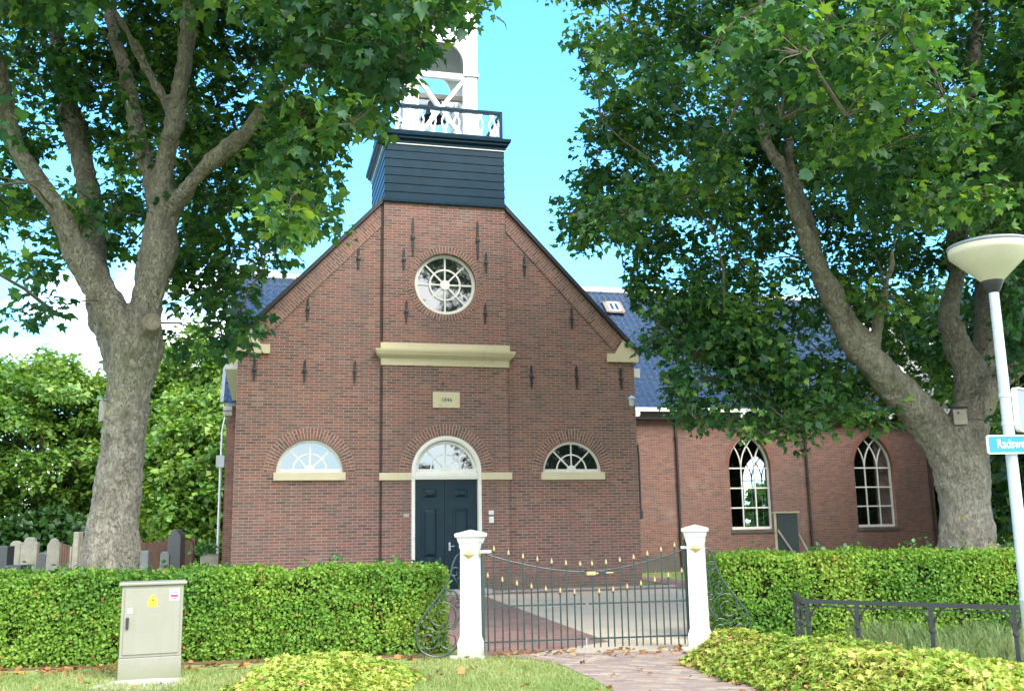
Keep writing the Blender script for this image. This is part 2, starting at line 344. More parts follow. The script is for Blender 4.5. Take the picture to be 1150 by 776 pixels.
class MB:
    def __init__(s): s.v = []; s.f = []; s.t = []
    def add(s, vs, fs, tint=None):
        o = len(s.v); s.v += [tuple(x) for x in vs]; s.f += [tuple(i + o for i in f) for f in fs]
        s.t += [tint if tint is not None else random.random()] * len(fs)
    def box(s, x0, x1, y0, y1, z0, z1, rot=None, tint=None):
        v = [Vector((x, y, z)) for z in (z0, z1) for y in (y0, y1) for x in (x0, x1)]
        if rot is not None:
            c = sum(v, Vector()) / 8; v = [c + rot @ (p - c) for p in v]
        s.add(v, [(0, 2, 3, 1), (4, 5, 7, 6), (0, 1, 5, 4), (2, 6, 7, 3), (0, 4, 6, 2), (1, 3, 7, 5)], tint)
    def bbox(s, x0, x1, y0, y1, z0, z1, b=.008):
        """box with chamfered vertical+horizontal edges via bmesh"""
        bm = bmesh.new(); bmesh.ops.create_cube(bm, size=1)
        for q in bm.verts: q.co = Vector(((x0 + x1) / 2 + q.co.x * (x1 - x0), (y0 + y1) / 2 + q.co.y * (y1 - y0), (z0 + z1) / 2 + q.co.z * (z1 - z0)))
        bmesh.ops.bevel(bm, geom=bm.edges[:], offset=b, segments=2, affect='EDGES', profile=.5)
        bm.verts.index_update(); s.add([q.co.copy() for q in bm.verts], [[q.index for q in f.verts] for f in bm.faces]); bm.free()
    def beam(s, a, b, w, h, upv=(0, 0, 1)):
        a = Vector(a); b = Vector(b); d = (b - a).normalized(); sd = d.cross(Vector(upv))
        if sd.length < 1e-4: sd = d.cross(Vector((0, 1, 0)))
        sd.normalize(); u = sd.cross(d).normalized()
        v = []
        for p in (a, b):
            for i, j in ((-1, -1), (1, -1), (1, 1), (-1, 1)): v.append(p + sd * (i * w / 2) + u * (j * h / 2))
        s.add(v, [(3, 2, 1, 0), (4, 5, 6, 7), (0, 1, 5, 4), (1, 2, 6, 5), (2, 3, 7, 6), (3, 0, 4, 7)])
    def prism(s, poly, y0, y1, tint=None):
        """2D polygon (x,z) extruded in y; front at y0"""
        n = len(poly)
        area = sum(poly[i][0] * poly[(i + 1) % n][1] - poly[(i + 1) % n][0] * poly[i][1] for i in range(n))
        if area < 0: poly = poly[::-1]
        v = [(x, y0, z) for x, z in poly] + [(x, y1, z) for x, z in poly]
        f = [tuple(range(n)), tuple(range(2 * n - 1, n - 1, -1))]
        f += [(i, i + n, (i + 1) % n + n, (i + 1) % n) for i in range(n)]
        s.add(v, f, tint)
    def strip(s, path, w, y0, y1, closed=False):
        """flat ribbon of width w following a 2D path, extruded in y"""
        P = [Vector(p) for p in path]; n = len(P); L = []; Rr = []
        for i in range(n):
            a = P[(i - 1) % n] if closed or i > 0 else P[i]; b = P[(i + 1) % n] if closed or i < n - 1 else P[i]
            d = (b - a).normalized(); nn = Vector((-d.y, d.x)) * w / 2
            L.append(P[i] + nn); Rr.append(P[i] - nn)
        v = []
        for i in range(n): v += [(L[i].x, y0, L[i].y), (Rr[i].x, y0, Rr[i].y), (Rr[i].x, y1, Rr[i].y), (L[i].x, y1, L[i].y)]
        f = []
        for i in range(n if closed else n - 1):
            a = 4 * i; b = 4 * ((i + 1) % n)
            f += [(a, a + 1, b + 1, b), (a + 1, a + 2, b + 2, b + 1), (a + 2, a + 3, b + 3, b + 2), (a + 3, a, b, b + 3)]
        if not closed: f += [(3, 2, 1, 0), (4 * n - 4, 4 * n - 3, 4 * n - 2, 4 * n - 1)]
        s.add(v, f)
    def tube(s, path, r, n=8, closed=False, cap=True):
        P = [Vector(p) for p in path]; N = len(P)
        rr = r if hasattr(r, '__len__') else [r] * N
        T = []
        for i in range(N):
            a = P[i - 1] if (i > 0 or closed) else P[i]; b = P[(i + 1) % N] if (i < N - 1 or closed) else P[i]
            d = b - a; T.append(d.normalized() if d.length > 1e-9 else Vector((0, 0, 1)))
        ref = Vector((0, 0, 1)) if abs(T[0].z) < .9 else Vector((1, 0, 0))
        u = T[0].cross(ref).normalized(); v = []
        for i in range(N):
            u = (u - T[i] * u.dot(T[i])).normalized(); w = T[i].cross(u)
            v += [P[i] + (u * math.cos(2 * math.pi * k / n) + w * math.sin(2 * math.pi * k / n)) * rr[i] for k in range(n)]
        f = []
        for i in range(N if closed else N - 1):
            a = i * n; b = ((i + 1) % N) * n
            f += [(a + k, a + (k + 1) % n, b + (k + 1) % n, b + k) for k in range(n)]
        if cap and not closed: f += [tuple(range(n - 1, -1, -1)), tuple((N - 1) * n + k for k in range(n))]
        s.add(v, f)
    def lathe(s, prof, n=24, c=(0, 0, 0)):
        v = []; f = []; k = len(prof)
        for r, z in prof:
            v += [(c[0] + r * math.cos(2 * math.pi * i / n), c[1] + r * math.sin(2 * math.pi * i / n), c[2] + z) for i in range(n)]
        for j in range(k - 1): f += [(j * n + i, j * n + (i + 1) % n, (j + 1) * n + (i + 1) % n, (j + 1) * n + i) for i in range(n)]
        if prof[0][0] > 0: f.append(tuple(range(n - 1, -1, -1)))
        if prof[-1][0] > 0: f.append(tuple((k - 1) * n + i for i in range(n)))
        s.add(v, f)
    def square_lathe(s, prof, c=(0, 0, 0)):
        """profile (half width, z) swept round a square"""
        v = []; f = []; k = len(prof)
        for r, z in prof: v += [(c[0] + a * r, c[1] + b * r, c[2] + z) for a, b in ((-1, -1), (1, -1), (1, 1), (-1, 1))]
        for j in range(k - 1): f += [(j * 4 + i, j * 4 + (i + 1) % 4, j * 4 + 4 + (i + 1) % 4, j * 4 + 4 + i) for i in range(4)]
        f += [(3, 2, 1, 0), tuple((k - 1) * 4 + i for i in range(4))]
        s.add(v, f)
    def build(s, name, mat, parent=None, smooth=False):
        me = bpy.data.meshes.new(name); me.from_pydata(s.v, [], s.f); me.validate()
        if len(me.polygons) == len(s.t):
            at_ = me.attributes.new('tint', 'FLOAT', 'FACE'); at_.data.foreach_set('value', s.t)
        if smooth:
            me.polygons.foreach_set('use_smooth', [True] * len(me.polygons))
            me.set_sharp_from_angle(angle=R(40))
        me.update()
        return link_mesh(name, me, mat, parent)

def plate(name, loops, y0, y1, mat, parent=None):
    """(x,z) outline with holes, extruded from y0 to y1"""
    cu = bpy.data.curves.new('outline', 'CURVE'); cu.dimensions = '2D'; cu.fill_mode = 'BOTH'; cu.extrude = abs(y1 - y0) / 2
    for L in loops:
        sp = cu.splines.new('POLY'); sp.points.add(len(L) - 1)
        for p, q in zip(sp.points, L): p.co = (q[0], q[1], 0, 1)
        sp.use_cyclic_u = True
    ob = bpy.data.objects.new('outline', cu); col.objects.link(ob)
    dg = bpy.context.evaluated_depsgraph_get(); me = bpy.data.meshes.new_from_object(ob.evaluated_get(dg))
    bpy.data.objects.remove(ob); bpy.data.curves.remove(cu)
    mid = (y0 + y1) / 2
    me.transform(Matrix(((1, 0, 0, 0), (0, 0, -1, mid), (0, 1, 0, 0), (0, 0, 0, 1))))
    me.materials.clear(); me.name = name
    return link_mesh(name, me, mat, parent)
def text_mesh(name, body, size, mat, parent, loc, rot, depth=.002, align='CENTER'):
    cu = bpy.data.curves.new('lettering', 'FONT'); cu.body = body; cu.size = size; cu.extrude = depth; cu.align_x = align; cu.align_y = 'CENTER'; cu.resolution_u = 3
    ob = bpy.data.objects.new('lettering', cu); col.objects.link(ob)
    dg = bpy.context.evaluated_depsgraph_get(); me = bpy.data.meshes.new_from_object(ob.evaluated_get(dg))
    bpy.data.objects.remove(ob); bpy.data.curves.remove(cu)
    me.transform(Matrix.Translation(loc) @ rot.to_4x4()); me.materials.clear(); me.name = name
    return link_mesh(name, me, mat, parent)
def arc(cx, cz, r, a0, a1, n): return [(cx + r * math.cos(R(a0 + (a1 - a0) * i / n)), cz + r * math.sin(R(a0 + (a1 - a0) * i / n))) for i in range(n + 1)]
def in_poly(x, y, poly):
    c = False; j = len(poly) - 1
    for i in range(len(poly)):
        xi, yi = poly[i]; xj, yj = poly[j]
        if (yi > y) != (yj > y) and x < (xj - xi) * (y - yi) / (yj - yi) + xi: c = not c
        j = i
    return c

# leaf templates: x across, y along, z up; list of verts and faces
LOBED = ([(0, 0, 0), (0, .62, .0), (0, 1, -.12), (.20, -.02, .05), (.52, .12, .02), (.33, .36, .06), (.56, .62, -.06), (.22, .60, .05), (-.20, -.02, .05), (-.52, .12, .02), (-.33, .36, .06), (-.56, .62, -.06), (-.22, .60, .05)],
         [(0, 3, 4, 5, 1), (1, 5, 6, 7), (1, 7, 2), (0, 1, 10, 9, 8), (1, 12, 11, 10), (1, 2, 12)])
OVAL = ([(0, 0, 0), (.33, .3, .07), (.28, .7, .05), (0, 1, -.06), (-.28, .7, .05), (-.33, .3, .07)], [(0, 1, 2, 3), (0, 3, 4, 5)])
DIAM = ([(0, 0, 0), (.42, .45, .1), (0, 1, 0), (-.42, .45, .1)], [(0, 1, 2), (0, 2, 3)])
BLADE = ([(-.5, 0, 0), (.5, 0, 0), (.3, .6, .08), (0, 1, .22), (-.3, .6, .08)], [(0, 1, 2, 3, 4)])
LOBED_V = []
_q = random.Random(2)
for _i in range(8):
    rnd = _q.random(); pts = []
    for j, (x, y, z) in enumerate(LOBED[0]):
        if j in (0, 1): pts.append((x, y, z)); continue
        inner = j in (5, 7, 10, 12); k = 1 + (.32 * rnd if inner else -.14 * rnd) + _q.gauss(0, .09)
        pts.append((x * k, .1 + (y - .1) * (1 + _q.gauss(0, .07) + (.05 * rnd if inner else 0)), z + _q.gauss(0, .05)))
    LOBED_V.append(pts)
LOBED = (LOBED[0], LOBED[1], LOBED_V)
def leaf_mesh(name, tmpl, pos, ydir, zdir, size, tint, mat, parent=None, width=1.0):
    tf = tmpl[1]; N = len(pos); k = len(tmpl[0])
    tv = np.array(tmpl[2], float)[rng.integers(0, len(tmpl[2]), N)] if len(tmpl) > 2 else np.array(tmpl[0], float)[None]
    tv = tv * np.array([width, 1, 1])
    y = ydir / np.linalg.norm(ydir, axis=1, keepdims=True)
    x = np.cross(y, zdir); x /= np.maximum(np.linalg.norm(x, axis=1, keepdims=True), 1e-6); z = np.cross(x, y)
    wv = rng.uniform(.72, 1.15, N)[:, None, None]; cv = rng.uniform(.3, 2.6, N)[:, None, None]; bend = rng.normal(0, .12, N)[:, None, None] * (tv[:, :, 1] ** 2)[:, :, None]
    V = pos[:, None, :] + size[:, None, None] * (wv * tv[:, :, 0, None] * x[:, None, :] + bend * x[:, None, :] + bend * 1.3 * z[:, None, :] + tv[:, :, 1, None] * y[:, None, :] + cv * tv[:, :, 2, None] * z[:, None, :])
    lt = np.array([len(f) for f in tf]); idx = np.concatenate([np.array(f) for f in tf])
    loops = (idx[None, :] + (np.arange(N) * k)[:, None]).ravel()
    tot = np.tile(lt, N); start = np.concatenate([[0], np.cumsum(tot)[:-1]])
    me = bpy.data.meshes.new(name)
    me.vertices.add(N * k); me.vertices.foreach_set('co', V.astype(np.float32).ravel())
    me.loops.add(len(loops)); me.loops.foreach_set('vertex_index', loops.astype(np.int32))
    me.polygons.add(len(tot)); me.polygons.foreach_set('loop_start', start.astype(np.int32)); me.polygons.foreach_set('loop_total', tot.astype(np.int32))
    me.update(calc_edges=True)
    a = me.attributes.new('tint', 'FLOAT', 'FACE'); a.data.foreach_set('value', np.repeat(tint, len(tf)).astype(np.float32))
    return link_mesh(name, me, mat, parent)
def rand_dirs(n):
    v = rng.normal(size=(n, 3)); return v / np.linalg.norm(v, axis=1, keepdims=True)

# ------------------------------------------------------------------ the ground
def sheet(name, pts, z, mat, sub=None):
    me = bpy.data.meshes.new(name); me.from_pydata([(x, y, z) for x, y in pts], [], [tuple(range(len(pts)))]); me.update()
    if me.polygons[0].normal.z < 0: me.flip_normals()
    o = link_mesh(name, me, mat); tag(o, kind='structure'); return o
sheet('ground', [(-600, -600), (600, -600), (600, 900), (-600, 900)], 0, 'ground')
sheet('road', [(-200, -4.5), (200, -4.5), (200, 4.6), (-200, 4.6)], .004, 'asphalt')
kb = MB(); kb.box(-200, 200, 4.6, 4.75, -.1, .1); tag(kb.build('kerb', 'concrete'), kind='structure')
YAW = R(14.213); UX = Vector((math.cos(YAW), math.sin(YAW), 0)); VX = Vector((-math.sin(YAW), math.cos(YAW), 0)); F0 = Vector((-1.7153, 24.849, 0))
def ch(u, v): p = F0 + UX * u + VX * v; return (p.x, p.y)
# brick path from the road to the gate
sheet('path', [(1.35, 4.75), (2.75, 4.75), (2.45, 9.0), (2.36, 10.2), (2.2, 12.2), (2.45, 13.4), (-.4, 13.0), (.15, 12.75), (.5, 12.2), (.82, 11.0), (.98, 10.1), (1.2, 8.0)], .008, 'paver')
# forecourt behind the gate: gravel with a brick walk to the door
sheet('forecourt', [(-.6, 13.0), (2.55, 13.4), (2.9, 15.0), (4.6, 24.0), ch(5.6, -.35), ch(-1.6, -.35), (-1.2, 18.0), (-.8, 15)], .004, 'gravel')
sheet('walk', [(-.6, 13.05), (.1, 13.15), (1.3, 14.4), (-.78, 24.0), ch(-1.4, -.75), ch(-3.4, -.75), (-2.6, 19), (-1.1, 15)], .008, 'paver_red')
sheet('church_pavement', [ch(-6, -.75), ch(6.3, -.75), ch(7.2, 1.2), ch(7.4, 4.6), ch(6.2, 4.6), ch(6.1, -.05), ch(5.15, -.05), ch(-5.15, -.05), ch(-6, -.05)], .012, 'paver_red')
ed = MB(); ed.box(-5.4, 6.0, -.20, -.012, .0, .05); edo = ed.build('kerb_strip', 'concrete'); edo.location = F0; edo.rotation_euler = (0, 0, YAW); tag(edo, kind='structure')
sheet('litter_soil', [(-9, 12.2), (-4.8, 12.62), (-3, 12.9), (-1.2, 13.05), (-1, 13.6), (-9, 13.3)], .004, 'soil')
# ------------------------------------------------------------------ the church
church = thing('church', 'red brick village church with round window, white belfry and blue tiled roof behind the gate', 'church', F0, YAW)
W = 5.15; SL = 1.055
def zv(u): return 10.12 - SL * (abs(u) - 1.6)          # top of the verge
hole_winL = arc(-3.37, 2.99, .80, 0, 180, 28); hole_winR = arc(3.34, 2.97, .80, 0, 180, 28)
def door_loop(r, z0, bot): return [(r, bot)] + arc(0, z0, r, 0, 180, 28) + [(-r, bot)]
hole_door = door_loop(.885, 3.0, -.05); hole_rnd = arc(0, 7.84, .81, 0, 355, 71)
# facade wall: gable with openings
def gable(lo, ex=0.0, z0=-.05):
    return [(-W, z0), (W, z0), (W, 5.9), (W + ex, zv(W + ex) - lo), (1.6, zv(1.6) - lo), (-1.6, zv(1.6) - lo), (-W - ex, zv(W + ex) - lo), (-W, 5.9)]
plate('facade_wall', [gable(.14), hole_winL, hole_winR, [(.87, .0), (.87, 3.0)] + arc(0, 3.0, .87, 0, 180, 24)[1:] + [(-.87, 0)], arc(0, 7.84, .80, 0, 355, 71)], 0, .4, 'brick', church)
# slightly projecting centre bay
bay = [(-1.615, -.05), (-.885, -.05)] + arc(0, 3.0, .885, 180, 0, 28) + [(.885, -.05), (1.615, -.05), (1.615, 10.03), (-1.615, 10.03)]
plate('centre_bay', [bay, hole_rnd], -.075, -.002, 'brick', church)
for s in (-1, 1):
    mb = MB()
    mb.box(s * 5.15 - (.4 if s > 0 else 0), s * 5.15 + (0 if s > 0 else .4), .402, 6.95, -.05, 5.85)
    mb.build('side_wall', 'brick', church)
    # diagonal brick band along the verge
    band = [(s * 1.64, zv(1.64) - .15), (s * 1.64, 9.36), (s * 4.56, 6.24), (s * 4.80, 6.50), (s * 4.97, zv(4.97) - .15)]
    plate('verge_band', [band], -.022, -.001, 'brick_rot_r' if s > 0 else 'brick_rot_l', church)
    # kneeler
    kn = [(s * 4.39, 5.90), (s * 5.27, 5.90), (s * 5.27, 6.125), (s * 4.39, 6.125)]
    mb = MB(); mb.prism(kn, -.07, .2)
    mb.prism([(s * 4.62, 6.128), (s * 5.262, 6.128), (s * 5.262, zv(5.262) - .10), (s * 4.86, zv(4.86) - .17)], -.045, .2)
    mb.build('kneeler', 'cream', church)
    # dark verge capping
    mb = MB(); mb.prism([(s * 1.6, zv(1.6) + .01), (s * 5.31, zv(5.31) + .01), (s * 5.31, zv(5.31) - .13), (s * 1.6, zv(1.6) - .13)], -.10, .45)
    mb.build('verge_capping', 'iron', church)
    # wing roof slopes
    mb = MB(); mb.add([(0, .452, 11.72), (s * 5.4, .452, 11.72 - 5.4 * SL), (s * 5.4, 9.4, 11.72 - 5.4 * SL), (0, 9.4, 11.72), (0, .452, 11.64), (s * 5.4, .452, 11.62 - 5.4 * SL), (s * 5.4, 9.4, 11.62 - 5.4 * SL), (0, 9.4, 11.64)],
                      [(0, 1, 2, 3), (7, 6, 5, 4), (0, 4, 5, 1), (1, 5, 6, 2), (2, 6, 7, 3)])
    mb.build('wing_roof', 'tile', church)
    mb = MB(); mb.box(s * 5.16 if s > 0 else -5.46, 5.46 if s > 0 else -5.16, .35, 6.6, 5.55, 5.80); mb.build('wing_gutter', 'white', church)
# lunette windows and fanlight
def lunette(r, inner=None, spokes=(45, 90, 135), w=.036, y0=0, y1=.04, rb=None):
    mb = MB()
    mb.strip(arc(0, 0, r - .035, 0, 180, 30), .07, y0 - .012, y1)
    mb.box(-r, r, y0 - .014, y1, 0, .085)
    mb.strip(arc(0, .06, r * .50, 0, 180, 24), w, y0, y1 - .004)
    mb.prism(arc(0, .06, r * .16, 0, 180, 14), y0 - .004, y1 - .006)
    for a in spokes:
        c, s_ = math.cos(R(a)), math.sin(R(a))
        mb.strip([(c * r * .12, .06 + s_ * r * .12), (c * (r - .06), s_ * (r - .06) + (.06 if a != 90 else 0))], w, y0 + .002, y1 - .008)
    return mb
def shift(mb, dx, dy, dz): mb.v = [(x + dx, y + dy, z + dz) for x, y, z in mb.v]; return mb
def ring_bricks(cx, cz, r0, r1, a0, a1, y0, parent, n):
    mb = MB(); mb.strip(arc(cx, cz, (r0 + r1) / 2, a0, a1, 40), r1 - r0, y0 + .006, y0 + .03, closed=False)
    bed = mb.build('mortar_bed', 'mortar', parent)
    mb = MB(); st = (a1 - a0) / n
    for i in range(n):
        b0 = a0 + i * st + .13 * st; b1 = a0 + (i + 1) * st - .13 * st
        split = r0 + (r1 - r0) * (.66 if i % 2 else .34)
        for ra, rb_ in ((r0 + .006, split - .006), (split + .006, r1 - .006)):
            mb.prism([(cx + rr_ * math.cos(R(a)), cz + rr_ * math.sin(R(a))) for rr_, a in ((ra, b0), (rb_, b0), (rb_, b1), (ra, b1))], y0, y0 + .02, random.random())
    return mb.build('brick_arch', 'vouss', parent)
for cx, cz in ((-3.37, 2.99), (3.34, 2.97)):
    fr = shift(lunette(.80), cx, .10, cz).build('window', 'frame_white', church)
    mb = MB(); mb.prism([(cx + x, cz + .02 + z) for x, z in arc(0, 0, .76, 0, 180, 30)], .118, .126); mb.build('pane', 'glass', fr)
    mb = MB(); mb.bbox(cx - .86, cx + .86, -.085, .10, cz - .195, cz - .002, .01); mb.build('sill', 'cream', fr)
    ring_bricks(cx, cz, .805, 1.10, 0, 180, -.012, fr, 38)
    mb = MB(); mb.box(cx - 1.2, cx + 1.2, .75, .8, 2.5, 4.2); mb.build('dark_backing', 'plaster_dark', fr)  # dark sheet standing for the unlit interior behind the pane
# door
mb = MB()
mb.strip([(-.845, .0), (-.845, 3.0)] + arc(0, 3.0, .845, 180, 0, 30)[1:-1] + [(.845, 3.0), (.845, 0)], .085, -.10, .10)
mb.strip([(-.79, 3.0)] + arc(0, 3.0, .79, 180, 0, 30)[1:-1] + [(.79, 3.0)], .03, -.07, .10)
mb.bbox(-.80, .80, -.075, .12, 2.80, 2.985, .012); mb.box(-.81, .81, -.095, .12, 2.87, 2.91)
door = mb.build('entrance', 'frame_white', church)
shift(lunette(.775, w=.034), 0, .05, 2.985).build('fanlight', 'frame_white', door)
mb = MB(); mb.prism([(x, 3.0 + z) for x, z in arc(0, 0, .74, 0, 180, 30)], .068, .076); mb.build('pane', 'glass', door)
for s in (-1, 1):
    mb = MB()
    x0, x1 = (s * .02, s * .80) if s > 0 else (-.80, -.02)
    mb.box(x0, x1, .06, .12, .04, 2.80)
    def panel(xa, xb, za, zb):
        # raised and fielded panel with a moulded rim
        mb.strip([(xa, za), (xb, za), (xb, zb), (xa, zb)], .05, .035, .06, closed=True)
        xm, zm = (xa + xb) / 2, (za + zb) / 2
        v = [(xa + .03, .059, za + .03), (xb - .03, .059, za + .03), (xb - .03, .059, zb - .03), (xa + .03, .059, zb - .03)]
        v += [(xa + .1, .03, za + .1), (xb - .1, .03, za + .1), (xb - .1, .03, zb - .1), (xa + .1, .03, zb - .1)]
        mb.add(v, [(0, 1, 5, 4), (1, 2, 6, 5), (2, 3, 7, 6), (3, 0, 4, 7), (4, 5, 6, 7)])
    cxm = s * .385 - (.02 if s < 0 else 0) ; hw = .185
    panel(cxm - hw, cxm + hw, 2.33, 2.6); panel(cxm - hw, cxm + hw, .88, 2.09); panel(cxm - hw, cxm + hw, .2, .66)
    mb.box(cxm - hw - .04, cxm + hw + .04, .045, .06, 2.70, 2.73)
    mb.build('door_leaf', 'door', door)
mb = MB(); mb.box(-.035, .035, .03, .06, .04, 2.79); mb.build('meeting_strip', 'door', door)
mb = MB(); mb.tube([(.09, .06, 1.15), (.09, -.0, 1.15)], .014); mb.tube([(.09, 0, 1.15), (.2, -.01, 1.16)], .011); mb.box(.065, .115, .05, .06, 1.05, 1.25); mb.build('handle', 'zinc', door)
mb = MB(); mb.bbox(-1.05, 1.05, -.5, -.08, -.02, .12, .015); mb.build('doorstep', 'concrete', door)
ring_bricks(0, 3.0, .892, 1.19, 0, 180, -.088, door, 42)
for s in (-1, 1):
    mb = MB(); mb.bbox(min(s * .89, s * 1.69), max(s * .89, s * 1.69), -.13, .02, 2.785, 2.97, .01); mb.build('impost', 'cream', church)
# round window
mb = MB(); mb.strip(arc(0, 0, .765, 0, 354, 59), .09, .03, .09, closed=True); mb.strip(arc(0, 0, .40, 0, 354, 59), .045, .045, .085, closed=True)
mb.prism(arc(0, 0, .13, 0, 350, 35), .035, .09)
for k in range(8):
    a = R(45 * k); mb.strip([(.1 * math.cos(a), .1 * math.sin(a)), (.74 * math.cos(a), .74 * math.sin(a))], .042, .048, .082)
rw = shift(mb, 0, 0, 7.84).build('round_window', 'frame_white', church)
mb = MB(); mb.prism([(x, 7.84 + z) for x, z in arc(0, 0, .75, 0, 350, 35)], .092, .10); mb.build('pane', 'glass', rw)
ring_bricks(0, 7.84, .815, 1.0, 0, 360, -.086, rw, 72)
# cornice over the door bay
mb = MB()
prof = [(-.10, 5.67), (-.11, 5.84), (-.13, 5.86), (-.2, 5.93), (-.235, 6.02), (-.24, 6.075), (-.12, 6.085), (-.12, 6.245)]
hw = [1.665, 1.665, 1.69, 1.76, 1.80, 1.81, 1.68, 1.68]
v = []; f = []
for (y, z), h in zip(prof, hw): v += [(-h, .05, z), (-h, y, z), (h, y, z), (h, .05, z)]
for j in range(len(prof) - 1):
    for i in range(3): f.append((j * 4 + i, j * 4 + i + 1, j * 4 + 5 + i, j * 4 + 4 + i))
f += [(3, 2, 1, 0), tuple(len(v) - 4 + i for i in range(4))]
mb.add(v, f); mb.build('cornice', 'cream', church)
mb = MB(); mb.bbox(-.348, .348, -.10, -.07, 4.60, 5.005, .008); dp = mb.build('date_plaque', 'cream', church)
RX90 = Matrix.Rotation(R(90), 3, 'X')
text_mesh('date_lettering', '1846', .15, 'plaque_dark', dp, Vector((0, -.102, 4.80)), RX90)
mb = MB(); mb.lathe([(.03, 0), (.035, .02), (.0, .03)], 10, (0, 0, 0)); mb.v = [(x - .08, -.075 - z, 5.22 + y) for x, y, z in mb.v]; mb.build('rosette_hook', 'iron', church)
# wall anchors
def anchor(u, z1, z0, y):
    L = z1 - z0; mb = MB(); w = .030
    mb.prism([(-w * .55, 0), (w * .55, 0), (w, L * .30), (w * .8, L * .45), (w * .8, L * .6), (w * 1.0, L * .85), (w * .3, L), (-w * .3, L), (-w, L * .85), (-w * .8, L * .6), (-w * .8, L * .45), (-w, L * .30)], -.03, 0)
    mb.lathe([(.0, 0), (.055, .008), (.055, .03), (.0, .045)], 10); 
    k = 4 * 10
    mb.v[-40:] = [(x, -z, L * .5 + y2) for x, y2, z in mb.v[-40:]]
    mb.box(-.05, .05, -.045, 0, L * .44, L * .49)
    shift(mb, u, y, z0); return mb.build('wall_anchor', 'iron', church)
for u, a, b in ((-2.25, 8.71, 8.15), (-3.5, 7.34, 6.77), (-3.54, 5.78, 5.21), (-2.31, 5.79, 5.2), (-4.75, 5.78, 5.21), (2.15, 8.72, 8.16), (3.43, 7.36, 6.76), (2.28, 5.77, 5.16), (3.52, 5.77, 5.15), (4.77, 5.74, 5.16)): anchor(u, a, b, -.002)
for u, a, b in ((-.858, 9.57, 8.56), (.861, 9.59, 8.56), (-1.095, 8.73, 8.155), (1.08, 8.74, 8.18), (-1.023, 7.37, 6.77), (1.04, 7.36, 6.83)): anchor(u, a, b, -.077)
# little plates beside the door, lantern, conduits
for x0, x1, z0, z1 in ((1.07, 1.20, 1.915, 2.02), (1.075, 1.20, 1.71, 1.87)):
    mb = MB(); mb.bbox(x0, x1, -.09, -.075, z0, z1, .004); mb.build('wall_plate', 'enamel', church)
mb = MB(); mb.bbox(-1.085, -.945, -.083, -.075, 1.885, 1.972, .003); mb.build('wall_plate', 'mortar', church)
mb = MB(); mb.lathe([(.02, -.15), (.07, -.12), (.085, .06), (.12, .065), (.05, .13), (0.0, .16)], 12, (4.98, -.17, 4.83)); mb.tube([(4.98, 0, 4.78), (4.98, -.1, 4.72), (4.98, -.17, 4.70)], .015); mb.build('wall_lantern', 'zinc', church)
mb = MB(); mb.tube([(-1.66, -.03, .05), (-1.66, -.03, 5.6)], .018, 6); mb.tube([(-1.66, -.03, 6.3), (-1.66, -.03, 9.98)], .018, 6); mb.build('conduit', 'pipe_dark', church)
mb = MB(); mb.tube([(5.19, .05, 3.7), (5.2, .04, 3.4), (5.2, .04, 1.9)], .03, 8); mb.lathe([(.03, 0), (.06, .03), (.06, .2), (.03, .22)], 8, (5.2, .04, 1.75)); mb.build('conduit', 'pipe_dark', church)
# ---- tower
TB0, TB1 = -.10, 3.10
mb = MB(); n = 7; zs = [10.03 + (11.62 - 10.03) * i / n for i in range(n + 1)]
for i in range(n):
    z0, z1 = zs[i], zs[i + 1]
    ex = .018; a = 1.60
    for (lo, hi, gap) in ((ex, .004, .012),):
        # each board leans out towards its lower edge
        v = []
        for zz, e in ((z0, lo), (z0 + (z1 - z0) - gap, hi)):
            v += [(-a - e, TB0 - e, zz), (a + e, TB0 - e, zz), (a + e, TB1 + e, zz), (-a - e, TB1 + e, zz)]
        mb.add(v, [(0, 1, 5, 4), (1, 2, 6, 5), (2, 3, 7, 6), (3, 0, 4, 7), (3, 2, 1, 0), (4, 5, 6, 7)])
mb.box(-1.59, 1.59, TB0 + .01, TB1 - .01, 10.02, 11.7)
mb.build('tower_base', 'tower_paint', church)
mb = MB(); mb.box(-1.64, 1.64, TB0 - .04, TB1 + .04, 9.985, 10.055); mb.build('tower_skirt', 'tower_paint', church)
mb = MB(); cy = (TB0 + TB1) / 2
mb.square_lathe([(1.60, 11.60), (1.65, 11.61), (1.65, 11.66), (1.67, 11.68), (1.72, 11.72), (1.72, 11.76), (1.77, 11.80), (1.78, 11.88), (1.6, 11.90)], (0, cy, 0)); mb.build('gallery_cornice', 'tower_paint', church)
mb = MB(); mb.square_lathe([(1.61, 11.565), (1.635, 11.57), (1.635, 11.598), (1.61, 11.6)], (0, cy, 0)); mb.build('cornice_bead', 'frame_white', church)
GR = 1.55
def gp(side, t):      # point on the gallery square, side 0 front,1 right,2 back,3 left
    a = [(t, -GR), (GR, t), (-t, GR), (-GR, -t)][side]; return (a[0], cy + a[1])
rail = MB()
for sd in range(4):
    p, q = gp(sd, -GR), gp(sd, GR)
    rail.beam((*p, 12.70), (*q, 12.70), .075, .06); rail.beam((*p, 12.645), (*q, 12.645), .06, .04); rail.beam((*p, 11.965), (*q, 11.965), .09, .06)
    rail.beam((*p, 11.90), (*p, 12.73), .075, .075, (1, 0, 0))
gal = rail.build('gallery_rail', 'tower_paint', church)
bl_prof = [(.065, 0), (.065, .05), (.035, .09), (.075, .2), (.098, .32), (.09, .42), (.045, .5), (.035, .55), (.07, .6), (.07, .645)]
outline = [(x, z) for x, z in bl_prof] + [(-x, z) for x, z in reversed(bl_prof)]
hole = [(.0, .17), (.045, .26), (.06, .34), (.035, .43), (.0, .5), (-.035, .43), (-.06, .34), (-.045, .26)]
b0 = plate('baluster', [outline, hole], -.018, .018, 'enamel', gal)
first = True
